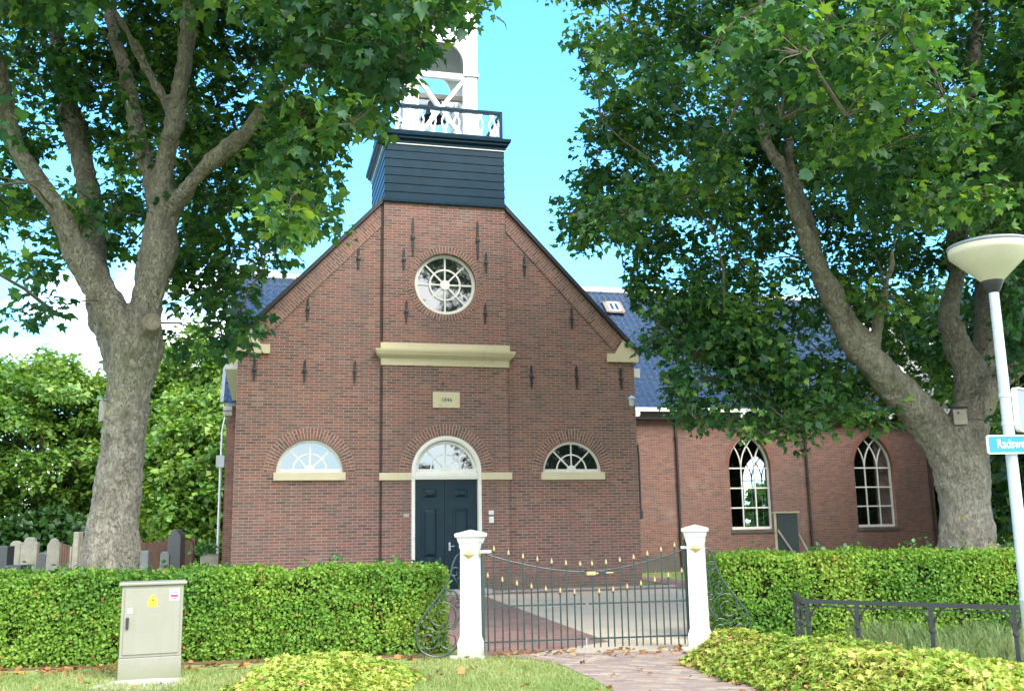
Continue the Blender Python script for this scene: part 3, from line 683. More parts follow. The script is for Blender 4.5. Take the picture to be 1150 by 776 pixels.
for sd in range(4):
    for k in range(9):
        t = -GR + .09 + (2 * GR - .18) * (k + .5) / 9
        b = b0 if first else b0.copy()
        if not first: col.objects.link(b)
        first = False
        x, y = gp(sd, t); b.location = (x, y, 11.99); b.rotation_euler = (0, 0, sd * math.pi / 2)
# belfry
BH = 1.02
def belfry_face():
    mb = []
    return mb
for sd in range(4):
    rot = Matrix.Rotation(sd * math.pi / 2, 4, 'Z'); T = Matrix.Translation((0, cy, 0)) @ rot
    o = plate('belfry_wall', [[(-BH, 14.0), (-.64, 14.0), (-.64, 14.3)] + arc(0, 14.3, .64, 180, 0, 24)[1:-1] + [(.64, 14.3), (.64, 14.0), (BH, 14.0), (BH, 16.6), (-BH, 16.6)]], -BH, -BH + .06, 'white', church)
    o.data.transform(T)
    mb = MB()
    for k in range(9):
        z0 = 14.05 + k * .28
        for xa, xb in (((-BH - .005, -.70), (.70, BH + .005)) if z0 < 14.85 else ((-BH - .005, BH + .005),)):
            v = [(xa, -BH - .022, z0), (xb, -BH - .022, z0), (xb, -BH - .004, z0 + .27), (xa, -BH - .004, z0 + .27)]
            w = [(x, -BH + .001, z) for x, y, z in v]
            mb.add(v + w, [(0, 1, 2, 3), (1, 0, 4, 5), (0, 3, 7, 4), (2, 1, 5, 6)])
    mb.strip([(-.67, 14.02), (-.67, 14.3)] + arc(0, 14.3, .67, 180, 0, 24)[1:-1] + [(.67, 14.3), (.67, 14.02)], .07, -BH - .04, -BH)
    mb.box(-BH - .03, -.63, -BH - .05, -BH + .05, 13.95, 14.03); mb.box(.63, BH + .03, -BH - .05, -BH + .05, 13.95, 14.03)
    o = mb.build('belfry_boarding', 'white', church); o.data.transform(T)
    mb = MB()
    mb.box(-BH + .005, -BH + .3, -BH + .005, -BH + .3, 11.9, 13.95)
    mb.box(-.92, .92, -BH + .03, -BH + .17, 13.86, 14.02)
    mb.box(-.72, .72, -BH + .03, -BH + .17, 11.92, 12.06)
    mb.beam((-.70, -BH + .09, 12.02), (.68, -BH + .09, 13.88), .10, .17, (0, 1, 0)); mb.beam((.70, -BH + .12, 12.02), (-.68, -BH + .12, 13.88), .10, .17, (0, 1, 0))
    mb.box(.62, .70, -BH + .02, -BH + .08, 11.92, 13.95); mb.box(-.70, -.62, -BH + .02, -BH + .08, 11.92, 13.95)
    o = mb.build('belfry_frame', 'white', church); o.data.transform(T)
mb = MB(); mb.lathe([(0, .62), (.1, .6), (.2, .5), (.24, .3), (.3, .1), (.42, 0), (.40, 0), (.28, .1), (.2, .3)], 24, (0, cy, 13.05)); mb.build('bell', 'iron', church, True)
mb = MB(); mb.beam((-1, cy, 13.72), (1, cy, 13.72), .14, .14); mb.build('bell_beam', 'wood_grey', church)
mb = MB(); mb.square_lathe([(1.05, 16.6), (1.3, 16.66), (1.32, 16.8), (1.2, 16.85)], (0, cy, 0)); mb.build('belfry_cornice', 'tower_paint', church)
mb = MB(); mb.square_lathe([(1.28, 16.84), (1.0, 17.3), (.7, 18.2), (.35, 19.6), (.04, 21.0)], (0, cy, 0)); mb.build('spire', 'lead', church)
mb = MB(); mb.box(-1.0, 1.0, cy - 1, cy + 1, 11.88, 11.93); mb.build('belfry_floor', 'lead', church)
# ---- nave, a transverse hall behind the entrance wing
NV, NB, NL, NR, NE = 6.95, 17.25, -5.62, 19.4, 5.4
def gothic(uc, r, z0, zs, k=1.22):
    """pointed opening: springing zs, half width r; radius k*2r"""
    Rr = 2 * r * .86; zt = math.sqrt(Rr * Rr - (Rr - r) ** 2)
    a1 = math.degrees(math.asin(zt / Rr))
    return [(uc + r, z0)] + [(uc + r - Rr + x, zs + z) for x, z in arc(0, 0, Rr, 0, a1, 14)] + [(uc - r + Rr + x, zs + z) for x, z in arc(0, 0, Rr, 180 - a1, 180, 14)[1:]] + [(uc - r, z0)]
WU = (12.05, 16.97); WBACK = (7.7, 12.72, 17.64)
frontw = [gothic(u, .80, 1.36, 3.46) for u in WU]
plate('nave_wall', [[(NL, -.05), (NR, -.05), (NR, NE), (NL, NE)]] + frontw, NV, NV + .45, 'brick_nave', church)
plate('nave_back_wall', [[(NL, -.05), (NR, -.05), (NR, NE), (NL, NE)]] + [gothic(u, .80, 1.36, 3.46) for u in WBACK], NB - .45, NB, 'brick_nave', church)
RZ = NE + (NB - NV) / 2 * 1.04
for x0, x1 in ((NL, NL + .45), (NR - .45, NR)):
    mb = MB(); vm = (NV + NB) / 2
    v = [(x, y, z) for x in (x0, x1) for y, z in ((NV + .451, -.05), (NB - .451, -.05), (NB - .451, NE + .35), (vm, RZ - .15), (NV + .451, NE + .35))]
    mb.add(v, [(4, 3, 2, 1, 0), (5, 6, 7, 8, 9), (0, 1, 6, 5), (1, 2, 7, 6), (2, 3, 8, 7), (3, 4, 9, 8), (4, 0, 5, 9)]); mb.build('nave_end_wall', 'brick_nave', church)
mb = MB(); mb.box(NL + .5, NR - .5, NV + .5, NB - .5, 5.3, 5.36); mb.build('nave_ceiling', 'plaster_in', church)
mb = MB(); mb.box(NL + .5, NR - .5, NV + .5, NB - .5, .0, .03); mb.build('nave_floor', 'plaster_in', church)
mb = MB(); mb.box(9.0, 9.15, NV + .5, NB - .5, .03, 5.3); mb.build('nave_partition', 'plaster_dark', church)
# pantiled roof: real corrugation and stepped courses
def pantiles(y_eave, y_ridge, name, mat):
    L = abs(y_ridge - y_eave); rows = 24; cw = .25; seg = 5
    x0, x1 = NL - .12, NR + .12; nx = int((x1 - x0) / cw * seg)
    xs = np.linspace(x0, x1, nx + 1); ph = (xs - x0) / cw
    wave = .035 * (np.maximum(np.sin(2 * np.pi * ph), -.55))
    V = []; Fc = []; z_e, z_r = NE + .06, RZ + .08
    rr = np.random.default_rng(3); base = 0
    for r_ in range(rows):
        t0, t1 = r_ / rows, (r_ + 1) / rows
        jit = np.repeat(rr.normal(0, .006, nx // seg + 2), seg)[:nx + 1]
        for t, lift in ((t0, .075), (t1 + .006, .02)):
            y = y_eave + (y_ridge - y_eave) * t; z = z_e + (z_r - z_e) * t
            V.append(np.stack([xs, np.full(nx + 1, y), z + lift + wave + jit], 1))
        a = np.arange(nx); b0_ = base; b1_ = base + nx + 1
        q = np.stack([b0_ + a, b0_ + a + 1, b1_ + a + 1, b1_ + a], 1)
        if y_ridge < y_eave: q = q[:, ::-1]
        Fc.append(q); base += 2 * (nx + 1)
        # riser (front lip of the course)
        V.append(np.stack([xs, np.full(nx + 1, y_eave + (y_ridge - y_eave) * t0), z_e + (z_r - z_e) * t0 + .02 + wave * .9 + jit - .012], 1))
        q = np.stack([base + a, base + a + 1, b0_ + a + 1, b0_ + a], 1)
        if y_ridge < y_eave: q = q[:, ::-1]
        Fc.append(q); base += nx + 1
    V = np.concatenate(V); Fc = np.concatenate(Fc)
    me = bpy.data.meshes.new(name); me.from_pydata(V.tolist(), [], Fc.tolist()); me.update()
    return link_mesh(name, me, mat, church)
vm = (NV + NB) / 2
pantiles(NV - .28, vm, 'nave_roof', 'tile'); pantiles(NB + .28, vm, 'nave_roof', 'tile')
mb = MB(); k = int((NR - NL) / .4)
for i in range(k):
    x = NL - .1 + (NR - NL + .2) * i / k; mb.tube([(x, vm, RZ + .17 + random.uniform(-.008, .008)), (x + (NR - NL + .2) / k - .012, vm, RZ + .17)], .13, 10)
mb.build('roof_ridge', 'enamel', church)
def roofz(v): return NE + .06 + (v - (NV - .28)) / (vm - NV + .28) * (RZ + .02 - NE)
mb = MB(); v0, v1 = 10.88, 11.42; u0, u1 = 8.45, 9.06
sl = (roofz(v1) - roofz(v0)) / (v1 - v0)
def onroof(u, v, h): return (u, v - h * .7, roofz(v) + .09 + h * .7)
for a, b in (((u0, v0), (u1, v0)), ((u1, v0), (u1, v1)), ((u1, v1), (u0, v1)), ((u0, v1), (u0, v0))): mb.beam(onroof(*a, .05), onroof(*b, .05), .16, .06)
sk = mb.build('skylight', 'skylight_frame', church)
mb = MB()
for a, b in (((u0 + .1, v0 + .07), (u1 - .1, v0 + .07)), ((u1 - .1, v0 + .07), (u1 - .1, v1 - .07)), ((u1 - .1, v1 - .07), (u0 + .1, v1 - .07)), ((u0 + .1, v1 - .07), (u0 + .1, v0 + .07)), (((u0 + u1) / 2, v0 + .07), ((u0 + u1) / 2, v1 - .07))): mb.beam(onroof(*a, .09), onroof(*b, .09), .06, .05)
mb.build('frame', 'white', sk)
mb = MB(); mb.add([onroof(u0 + .1, v0 + .07, .08), onroof(u1 - .1, v0 + .07, .08), onroof(u1 - .1, v1 - .07, .08), onroof(u0 + .1, v1 - .07, .08)], [(0, 1, 2, 3)]); mb.build('pane', 'glass', sk)
# eaves: white gutter on brackets
mb = MB(); mb.box(5.6, NR + .3, NV - .46, NV - .27, NE - .03, NE + .10); mb.box(5.2, NR + .2, NV - .28, NV - .003, NE - .02, NE + .02); mb.build('gutter', 'white', church)
mb = MB(); mb.box(NL - .05, -5.25, NV - .46, NV - .27, NE - .03, NE + .06); mb.build('gutter', 'lead', church)
mb = MB(); mb.box(5.2, NR, NV - .24, NV - .004, NE - .27, NE - .025); mb.build('eaves_board', 'pipe_dark', church)
for u in [5.75 + 1.95 * i for i in range(8)]:
    mb = MB(); mb.prism([(0, 0), (.16, 0), (.16, -.12), (.12, -.17), (0, -.17)], NV - .44, NV - .25); mb.v = [(u + x, y, NE - .035 + z) for x, y, z in mb.v]; mb.build('gutter_bracket', 'white', church)
for k in range(2):
    mb = MB(); mb.box(-5.72, -5.45, NV - .52 + .02 * k, NV - .25, NE - .17 - .15 * k, NE - .04 - .15 * k); mb.build('gutter_bracket', 'concrete', church)
for u, zt in ((9.3, 5.1), (14.25, 5.1), (19.22, 5.1)):
    mb = MB(); mb.tube([(u, NV - .3, 5.33), (u, NV - .2, 5.2), (u, NV - .06, 5.0), (u, NV - .06, .1)], .045, 8)
    for z in (1.2, 2.9, 4.5): mb.box(u - .065, u + .065, NV - .11, NV, z, z + .03)
    mb.build('downpipe', 'pipe_dark', church)
mb = MB(); mb.tube([(-5.72, NV - .6, 3.55), (-5.72, NV - .6, .05)], .042, 8); mb.box(-5.86, -5.62, NV - .72, NV - .48, 3.5, 3.85); mb.tube([(-5.72, NV - .6, 3.8), (-5.72, NV - .5, 4.6), (-5.6, NV - .36, 5.38)], .03, 8); mb.build('downpipe', 'zinc', church)
mb = MB(); mb.box(NL + .02, NR - .02, NV - .035, NV - .001, -.05, .52); mb.build('plinth', 'brick_dark', church)
for x0, x1 in ((9.0, 9.6), (13.9, 14.65)):
    pass
# verge boards and the parapet at the far right end
mb = MB(); mb.beam((NR + .25, NV - .35, NE + .12), (NR + .25, vm, RZ + .2), .06, .30, (1, 0, 0)); mb.beam((NR + .25, NB + .35, NE + .12), (NR + .25, vm, RZ + .2), .06, .30, (1, 0, 0)); mb.build('verge_board', 'white', church)
mb = MB(); mb.beam((NR + .62, NV - .05, NE + .25), (NR + .62, vm, RZ + .55), .55, .5, (1, 0, 0)); mb.build('parapet_coping', 'concrete', church)
mb = MB(); mb.box(NR + .1, NR + .95, NV - .4, NV + .3, NE - .08, NE + .2); mb.build('parapet_end', 'white', church)
mb = MB(); mb.beam((NL - .15, NV - .3, NE + .10), (NL - .15, vm, RZ + .16), .05, .10, (1, 0, 0)); mb.build('verge_board', 'lead', church)
# gothic windows
def gothic_window(uc, v, front=True):
    mb = MB(); y0, y1 = v, v + .06
    out = gothic(uc, .765, 1.40, 3.46)
    mb.strip(out, .075, y0 - .01, y1 + .01, closed=True)
    for z in (2.10, 2.78, 3.47): mb.box(uc - .76, uc + .76, y0, y1, z - .024, z + .024)
    for s in (-1, 1): mb.box(uc + s * .255 - .022, uc + s * .255 + .022, y0 + .004, y1 - .004, 1.4, 3.46)
    mb.box(uc - .76, uc + .76, y0 - .02, y1 + .02, 1.36, 1.45)
    Rr = 2 * .8 * .86
    # interlaced tracery: arcs of the main radius springing from each mullion
    for sx, sg in ((uc - .255, 1), (uc + .255, 1), (uc - .255, -1), (uc + .255, -1)):
        pts = []
        for i in range(22):
            a = R(i * 3.6); x = sx + sg * (-Rr + Rr * math.cos(a)) * -1; z = 3.46 + Rr * math.sin(a)
            x = sx + sg * (Rr - Rr * math.cos(a))
            # keep inside the opening
            dx = abs(x - uc); zin = Rr * Rr - (dx + Rr - .78) ** 2
            if zin <= 0 or z - 3.46 > math.sqrt(zin): break
            pts.append((x, z))
        if len(pts) > 1: mb.strip(pts, .042, y0 + .006, y1 - .006)
    w = mb.build('gothic_window', 'frame_white', church)
    mb = MB(); mb.prism(gothic(uc, .75, 1.42, 3.46), y0 + .025, y0 + .031); mb.build('pane', 'pane', w)
    mb = MB(); mb.bbox(uc - .84, uc + .84, (v - .20 if front else v), (v - .01 if front else v + .2), 1.23, 1.355, .008); mb.build('sill', 'brick_dark', w)
    return w
def pointed_ring(uc, r, w, n, y0, parent):
    Rr = 2 * r * .86; a1 = math.degrees(math.asin(math.sqrt(Rr * Rr - (Rr - r) ** 2) / Rr)); mb = MB()
    for s in (-1, 1):
        cxx = uc + s * (r - Rr)
        for i in range(n):
            b0_, b1_ = a1 * (i + .1) / n, a1 * (i + .9) / n
            mb.prism([(cxx + s * q * math.cos(R(a)), 3.46 + q * math.sin(R(a))) for q, a in ((Rr + .006, b0_), (Rr + w, b0_), (Rr + w, b1_), (Rr + .006, b1_))], y0, y0 + .02, .45 + .4 * random.random())
    return mb.build('brick_arch', 'vouss', parent)
for u in WU:
    w = gothic_window(u, NV + .17); pointed_ring(u, .80, .17, 22, NV - .006, w)
for u in WBACK: gothic_window(u, NB - .25, False)
# curtain behind the right-hand gothic window
mb = MB(); pth = [(17.22 + .52 * i / 40, NV + .34 + .04 * math.sin(i * 1.25)) for i in range(41)]
v = [(x, y, z) for z in (1.2, 4.7) for x, y in pth]; mb.add(v, [(i, i + 1, i + 42, i + 41) for i in range(40)])
mb.build('curtain', 'curtain', church, True)

# ------------------------------------------------------------------ trees
def skin_tubes(name, tubes, mat, parent, voxel=.028, disp=.032):
    """tapered limbs fused into one surface, with a lumpy bark relief"""
    mb = MB()
    for path, rad in tubes: mb.tube(path, rad, 14)
    me = bpy.data.meshes.new('limbs'); me.from_pydata(mb.v, [], mb.f); me.update()
    ob = bpy.data.objects.new('limbs', me); col.objects.link(ob)
    md = ob.modifiers.new('r', 'REMESH'); md.mode = 'VOXEL'; md.voxel_size = voxel
    sm = ob.modifiers.new('s', 'SMOOTH'); sm.factor = .6; sm.iterations = 5
    dg = bpy.context.evaluated_depsgraph_get(); out = bpy.data.meshes.new_from_object(ob.evaluated_get(dg)); bpy.data.objects.remove(ob)
    nrm = [v.normal.copy() for v in out.vertices]
    for v, n in zip(out.vertices, nrm):
        p = v.co; d = noise.noise(Vector((p.x * 1.0, p.y * 1.0, p.z * .8))) * 1.6 + noise.noise(Vector((p.x * 2.4, p.y * 2.4, p.z * 2.0))) * 1.4 + noise.noise(p * 7) * 1.0 + noise.noise(p * 16) * .45
        v.co = p + n * d * disp
    out.polygons.foreach_set('use_smooth', [True] * len(out.polygons)); out.name = name; out.update()
    return link_mesh(name, out, mat, parent)
def limb(pts, n=6):
    """pts: (px, py, Y, width_px) read off the photograph, turned into a real path with radii"""
    P = [at(a, b, Y) for a, b, Y, w in pts]; Rd = [w * Y / FPX / 2 * .86 for a, b, Y, w in pts]
    path = catmull(P, n); rad = []
    for i in range(len(Rd) - 1):
        for k in range(n): rad.append(Rd[i] + (Rd[i + 1] - Rd[i]) * k / n)
    rad.append(Rd[-1]); return path, rad

def crown(tree, attach, centers, accept, leafn, size, tmpl, mat, tips=(9, 13), brad=.95, seed=1, tint=(0, 1), trad=.36, droop=.35, flat=.55, branch_mat='twig', wid=1.0, spray=None):
    rg = np.random.default_rng(seed); rr = random.Random(seed)
    A = np.array([tuple(p) for p in attach]); br = MB(); pos = []; tn = []; spv = []
    centers = sorted((Vector(c) for c in centers), key=lambda c: float(np.linalg.norm(A - np.array(c), axis=1).min())); nA = len(A)
    for C in centers:
        C = Vector(C); d = np.linalg.norm(A - np.array(C) + np.array([0, 0, .35]) * np.linalg.norm(A - np.array(C), axis=1, keepdims=True), axis=1)
        d[nA:] += .25; S = Vector(A[int(d.argmin())]); A = np.vstack([A, np.array(C)]); L = (C - S).length
        if L > .3:
            mid = S.lerp(C, .5) + Vector((rr.gauss(0, .08), rr.gauss(0, .08), .10)) * L
            pts = [S, S.lerp(mid, .55) + Vector((rr.gauss(0, .03), rr.gauss(0, .03), .02)) * L, mid, mid.lerp(C, .5) + Vector((rr.gauss(0, .04), rr.gauss(0, .04), .03)) * L, C]
            r0 = min(.032, .010 + .009 * L); br.tube(pts, [r0, r0 * .85, r0 * .65, r0 * .5, .012], 5, cap=False)
        bt = rr.gauss(0, .17)
        for k in range(rr.randint(*tips)):
            o = Vector(rg.normal(size=3)); o = o.normalized() * (rr.random() ** .45); o.z *= flat
            T = C + o * brad
            q = to_px(T)
            if not accept(q[0], q[1], T): continue
            if spray is None:
                m1 = C.lerp(T, .5) + Vector((0, 0, .08)); br.tube([C, m1, T], [.011, .008, .004], 3, cap=False)
            n = leafn; pp = rg.normal(size=(n, 3)); pp /= np.linalg.norm(pp, axis=1, keepdims=True); pp *= (rg.random((n, 1)) ** .5) * trad; pp[:, 2] *= .75
            pos.append(np.array(T) + pp); tn.append(np.full(n, bt)); spv.append(pp)
    pos = np.concatenate(pos); spv = np.concatenate(spv); tn = np.concatenate(tn); N = len(pos)
    yd = spv / (np.linalg.norm(spv, axis=1, keepdims=True) + 1e-6) * .8 + rg.normal(size=(N, 3)) * .6; yd[:, 2] = yd[:, 2] * .6 - droop
    zd = rg.normal(size=(N, 3)) * .45 + np.array([0, 0, 1.0])
    sz = size * (.45 + 1.0 * rg.random(N) ** 1.3); t = np.clip(tint[0] + (tint[1] - tint[0]) * rg.random(N) ** 1.1 + tn, 0, 1)
    leaf_mesh('crown', tmpl, pos, yd, zd, sz, t, mat, tree, wid)
    if br.v: br.build('branches', branch_mat, tree)
    return N

def front_of_church(P, gap=.7): return (P - F0).dot(VX) < -gap or P.x < F0.x - 7.0

# --- left plane tree
YL = 15.5
tl = thing('plane_tree', 'leaning grey plane tree left of the church with a sawn stub at its fork', 'tree')
l_limbs = [limb([(120, 648, YL, 76), (126, 600, YL, 66), (133, 540, YL, 60), (140, 480, YL, 58), (147, 430, YL, 60), (152, 392, YL, 70), (158, 362, YL, 58)]),
  limb([(150, 410, YL, 56), (138, 372, YL - .1, 46), (112, 325, YL - .3, 38), (88, 285, YL - .5, 35), (62, 232, YL - .7, 32), (32, 190, YL - .9, 30), (12, 150, YL - 1.0, 28), (-2, 90, YL - 1.2, 26), (-30, 0, YL - 1.4, 22), (-60, -140, YL - 1.6, 14), (-80, -260, YL - 1.8, 7)]),
  limb([(140, 420, YL + .1, 50), (126, 375, YL + .5, 42), (112, 345, YL + .8, 36), (105, 270, YL + 1.2, 31), (94, 185, YL + 1.5, 30), (74, 105, YL + 1.8, 27), (62, 30, YL + 2, 23), (50, -90, YL + 2.3, 17), (40, -240, YL + 2.5, 8)]),
  limb([(154, 410, YL, 58), (160, 365, YL, 48), (168, 325, YL, 42), (177, 290, YL, 46), (181, 262, YL, 42), (183, 225, YL, 40), (180, 205, YL, 36)]),
  limb([(181, 240, YL, 34), (168, 195, YL + .1, 28), (154, 150, YL + .2, 25), (140, 80, YL + .4, 22), (124, 15, YL + .6, 19), (112, -90, YL + .8, 13), (105, -220, YL + 1, 6)]),
  limb([(183, 235, YL, 34), (186, 185, YL - .1, 29), (195, 138, YL - .2, 27), (206, 78, YL - .4, 24), (213, 10, YL - .6, 20), (225, -110, YL - .9, 13), (240, -230, YL - 1.1, 6)]),
  limb([(183, 245, YL, 32), (200, 226, YL - .1, 25), (222, 198, YL - .3, 23), (245, 176, YL - .5, 22), (276, 150, YL - .8, 20), (298, 120, YL - 1.1, 18), (335, 82, YL - 1.6, 14), (385, 40, YL - 2.3, 10), (440, -10, YL - 3.0, 6)]),
  limb([(197, 135, YL - .2, 18), (165, 78, YL - .4, 12), (150, 48, YL - .6, 9), (128, 10, YL - .8, 6)]),
  limb([(160, 372, YL - .15, 30), (170, 364, YL - .42, 26), (172, 362, YL - .5, 24)], 3)]
skin_tubes('trunk', l_limbs, 'bark', tl)
mb = MB(); c = at(172, 362, YL - .56); mb.lathe([(.06, -.01), (.115, .0), (.13, .02), (.11, .035), (.09, .02), (.07, .03), (.04, .02), (.0, .03)], 18); mb.v = [tuple(c + Vector((x, -z, y))) for x, y, z in mb.v]; mb.build('sawn_stub', 'stub_wood', tl, True)
PL = [(-900, -3000), (640, -3000), (640, -120), (565, -30), (541, 2), (530, 19), (490, 29), (484, 64), (463, 96), (436, 114), (428, 142), (396, 150), (377, 138), (372, 185), (377, 235), (384, 257), (342, 261), (318, 312), (298, 340), (283, 374), (268, 425), (245, 428), (226, 402), (196, 396), (186, 330), (186, 280), (175, 240), (150, 310), (128, 286), (92, 298), (60, 308), (-30, 305), (-900, 420)]
def acc_left(x, y, P):
    if not front_of_church(P): return False
    if P.y < 9.3 or P.z < 3.6: return False
    if not in_poly(x, y, PL): return False
    if -40 < x < 300 and 20 < y < 420 and P.y < 15.2 and random.Random(int(x * 31 + y * 17)).random() < .93: return False
    return True
def sample_crown(c, rad, n, acc, seed, hollow=.25, extra=()):
    rr = random.Random(seed); out = []; tries = 0
    while len(out) < n and tries < 60000:
        tries += 1
        v = Vector((rr.gauss(0, 1), rr.gauss(0, 1), rr.gauss(0, 1))).normalized() * (hollow + (1 - hollow) * rr.random() ** .6)
        P = Vector((c[0] + v.x * rad[0], c[1] + v.y * rad[1], c[2] + v.z * rad[2]))
        q = to_px(P)
        if acc(q[0], q[1], P) and all((P - o).length > .62 for o in out): out.append(P)
    return out + [at(*e) for e in extra]
ca = sample_crown((-5.3, 14.8, 10.3), (7.2, 6.4, 6.9), 325, acc_left, 11, extra=[(60, 350, 14.5), (30, 205, 13.6), (85, 235, 13.8), (250, 380, 16.5), (285, 395, 16.2), (235, 330, 17.0), (270, 350, 15.9), (400, 25, 11.2), (350, 55, 11.6), (455, 70, 11.2), (505, 10, 10.6), (415, 105, 12.5), (345, 190, 14.5), (360, 235, 15), (300, 270, 15.4)])
at_l = [p for path, rad in l_limbs[1:8] for p in path[6:]]
nl = crown(tl, at_l, ca, lambda x, y, P: acc_left(x, y, P) or (y > 330 and 15 < x < 95 and y < 365), 25, .145, LOBED, 'leaf_plane', seed=5)
mb = MB(); c = at(110, 462, YL - .12); b_ = MB()
bb = thing('bird_box', 'grey wooden bird box on the left side of the leaning trunk', 'bird box', at(117, 474, YL - .1), R(38))
mb.box(-.09, .09, -.2, 0, 0, .33); mb.build('box', 'wood_grey', bb)
mb = MB(); mb.beam((0, -.26, .325), (0, .03, .37), .24, .018, (0, 0, 1)); mb.build('roof', 'lead', bb)
mb = MB(); mb.lathe([(.022, 0), (.022, .004), (0, .005)], 12); mb.v = [(x, -.2005 - z, .23 + y) for x, y, z in mb.v]; mb.build('entrance_hole', 'black', bb)
# --- right plane tree
YR = 18.0
tr = thing('plane_tree', 'broad multi-stemmed plane tree at the right in front of the gothic windows', 'tree')
r_limbs = [limb([(1085, 648, YR, 82), (1085, 610, YR, 70), (1083, 570, YR, 64), (1080, 530, YR, 70), (1076, 500, YR, 74), (1080, 475, YR, 62)]),
  limb([(1074, 520, YR, 66), (1052, 486, YR - .1, 56), (1022, 452, YR - .3, 50), (985, 413, YR - .6, 46), (952, 368, YR - .8, 40), (932, 328, YR - 1.0, 33), (912, 285, YR - 1.2, 27), (893, 235, YR - 1.3, 23), (880, 190, YR - 1.4, 19), (860, 160, YR - 1.5, 17), (850, 110, YR - 1.6, 15), (852, 40, YR - 1.8, 15), (860, -60, YR - 2, 11), (850, -180, YR - 2, 6)]),
  limb([(935, 335, YR - 1, 26), (918, 290, YR - .6, 22), (905, 240, YR - .2, 19), (885, 180, YR + .2, 17), (895, 110, YR + .5, 14), (930, 20, YR + .8, 10), (950, -100, YR + 1, 6)]),
  limb([(1082, 500, YR, 62), (1094, 450, YR + .2, 52), (1088, 412, YR + .3, 44), (1074, 385, YR + .4, 36), (1066, 355, YR + .5, 30), (1074, 310, YR + .7, 28), (1076, 240, YR + .9, 26), (1084, 150, YR + 1.1, 22), (1095, 60, YR + 1.3, 18), (1100, -80, YR + 1.5, 11), (1105, -220, YR + 1.5, 6)]),
  limb([(1096, 460, YR + .3, 44), (1102, 410, YR + .7, 38), (1108, 360, YR + 1.1, 32), (1112, 280, YR + 1.6, 28), (1125, 180, YR + 2, 22), (1150, 60, YR + 2.4, 16), (1170, -80, YR + 2.8, 8)]),
  limb([(1096, 465, YR, 40), (1120, 430, YR - .2, 32), (1145, 408, YR - .4, 28), (1185, 360, YR - .8, 24), (1230, 270, YR - 1.2, 20), (1280, 130, YR - 1.6, 15), (1310, 0, YR - 2, 8)]),
  limb([(988, 420, YR - .5, 16), (985, 370, YR - .9, 13), (1000, 300, YR - 1.6, 11), (1010, 220, YR - 2.2, 9), (1020, 140, YR - 2.8, 6)])]
r_limbs = [r_limbs[0]] + [(p, [q * .92 for q in r]) for p, r in r_limbs[1:]]
skin_tubes('trunk', r_limbs, 'bark', tr)
PR = [(2600, -3000), (560, -3000), (560, -140), (583, -30), (600, 8), (626, 34), (652, 62), (656, 92), (682, 112), (656, 158), (640, 190), (652, 215), (622, 226), (636, 250), (652, 286), (690, 262), (716, 280), (722, 304), (690, 302), (692, 330), (736, 346), (716, 370), (722, 396), (746, 402), (742, 440), (762, 478), (802, 484), (832, 470), (848, 506), (872, 482), (898, 516), (934, 492), (940, 512), (962, 486), (1000, 462), (1045, 448), (1060, 470), (1100, 560), (1300, 560), (2600, 600)]
r1path = [(1052, 486), (985, 413), (952, 368), (932, 328), (912, 285), (893, 235), (880, 190)]
def near_path(x, y, path, d):
    for (ax, ay), (bx, by) in zip(path, path[1:]):
        t = max(0, min(1, ((x - ax) * (bx - ax) + (y - ay) * (by - ay)) / ((bx - ax) ** 2 + (by - ay) ** 2)))
        if math.hypot(x - ax - t * (bx - ax), y - ay - t * (by - ay)) < d: return True
    return False
def acc_right(x, y, P):
    if not front_of_church(P): return False
    if P.y < 8.5 or P.z < 3.0: return False
    if not in_poly(x, y, PR): return False
    if P.y < 17.4 and near_path(x, y, r1path, 34): return False
    if P.y < 18.6 and 1030 < x < 1125 and 290 < y < 620: return False
    if P.y < 11.5 and y > 330: return False
    return True
cb = sample_crown((8.1, 17.4, 10.6), (8.0, 7.0, 7.6), 440, acc_right, 23, extra=[(700, 300, 17), (760, 330, 17), (720, 340, 17.2), (780, 400, 17), (770, 440, 17), (840, 440, 17.2), (880, 470, 17), (930, 460, 17), (830, 370, 17), (800, 350, 17.5), (870, 400, 17.6), (930, 420, 18.5), (960, 440, 18.6), (760, 380, 17.8), (690, 270, 16.6), (900, 505, 17), (780, 470, 17), (860, 490, 17),
    (830, 20, 11), (950, 130, 11.5), (1010, 30, 10.5), (900, 60, 12), (1060, 110, 11), (640, 240, 16), (660, 280, 16.5), (650, 60, 15), (740, 365, 17), (800, 425, 17.3), (850, 405, 17), (900, 440, 17.5), (880, 360, 18.5), (820, 340, 18), (965, 395, 20), (1000, 405, 21), (1030, 430, 22), (985, 360, 20.5), (1015, 380, 21.5), (950, 350, 20)])
at_r = [p for path, rad in r_limbs[1:] for p in path[8:]]
nr = crown(tr, at_r, cb, acc_right, 31, .128, LOBED, 'leaf_plane', seed=6, tint=(0, .9))  # tint range lowered: this crown's shade is put into its leaf colour
print('leaves', nl, nr, len(ca), len(cb))
bb = thing('bird_box', 'pale wooden bird box on the multi-stemmed tree near the lamp', 'bird box', at(1079, 477, YR - .45), R(-20))
mb = MB(); mb.box(-.11, .11, -.09, .09, 0, .29); mb.build('box', 'wood_grey', bb)
mb = MB(); mb.beam((0, -.13, .285), (0, .1, .33), .27, .018, (0, 0, 1)); mb.build('roof', 'black', bb)
mb = MB(); mb.lathe([(.02, 0), (.02, .004), (0, .005)], 12); mb.v = [(x - .03, -.0905 - z, .21 + y) for x, y, z in mb.v]; mb.build('entrance_hole', 'black', bb)

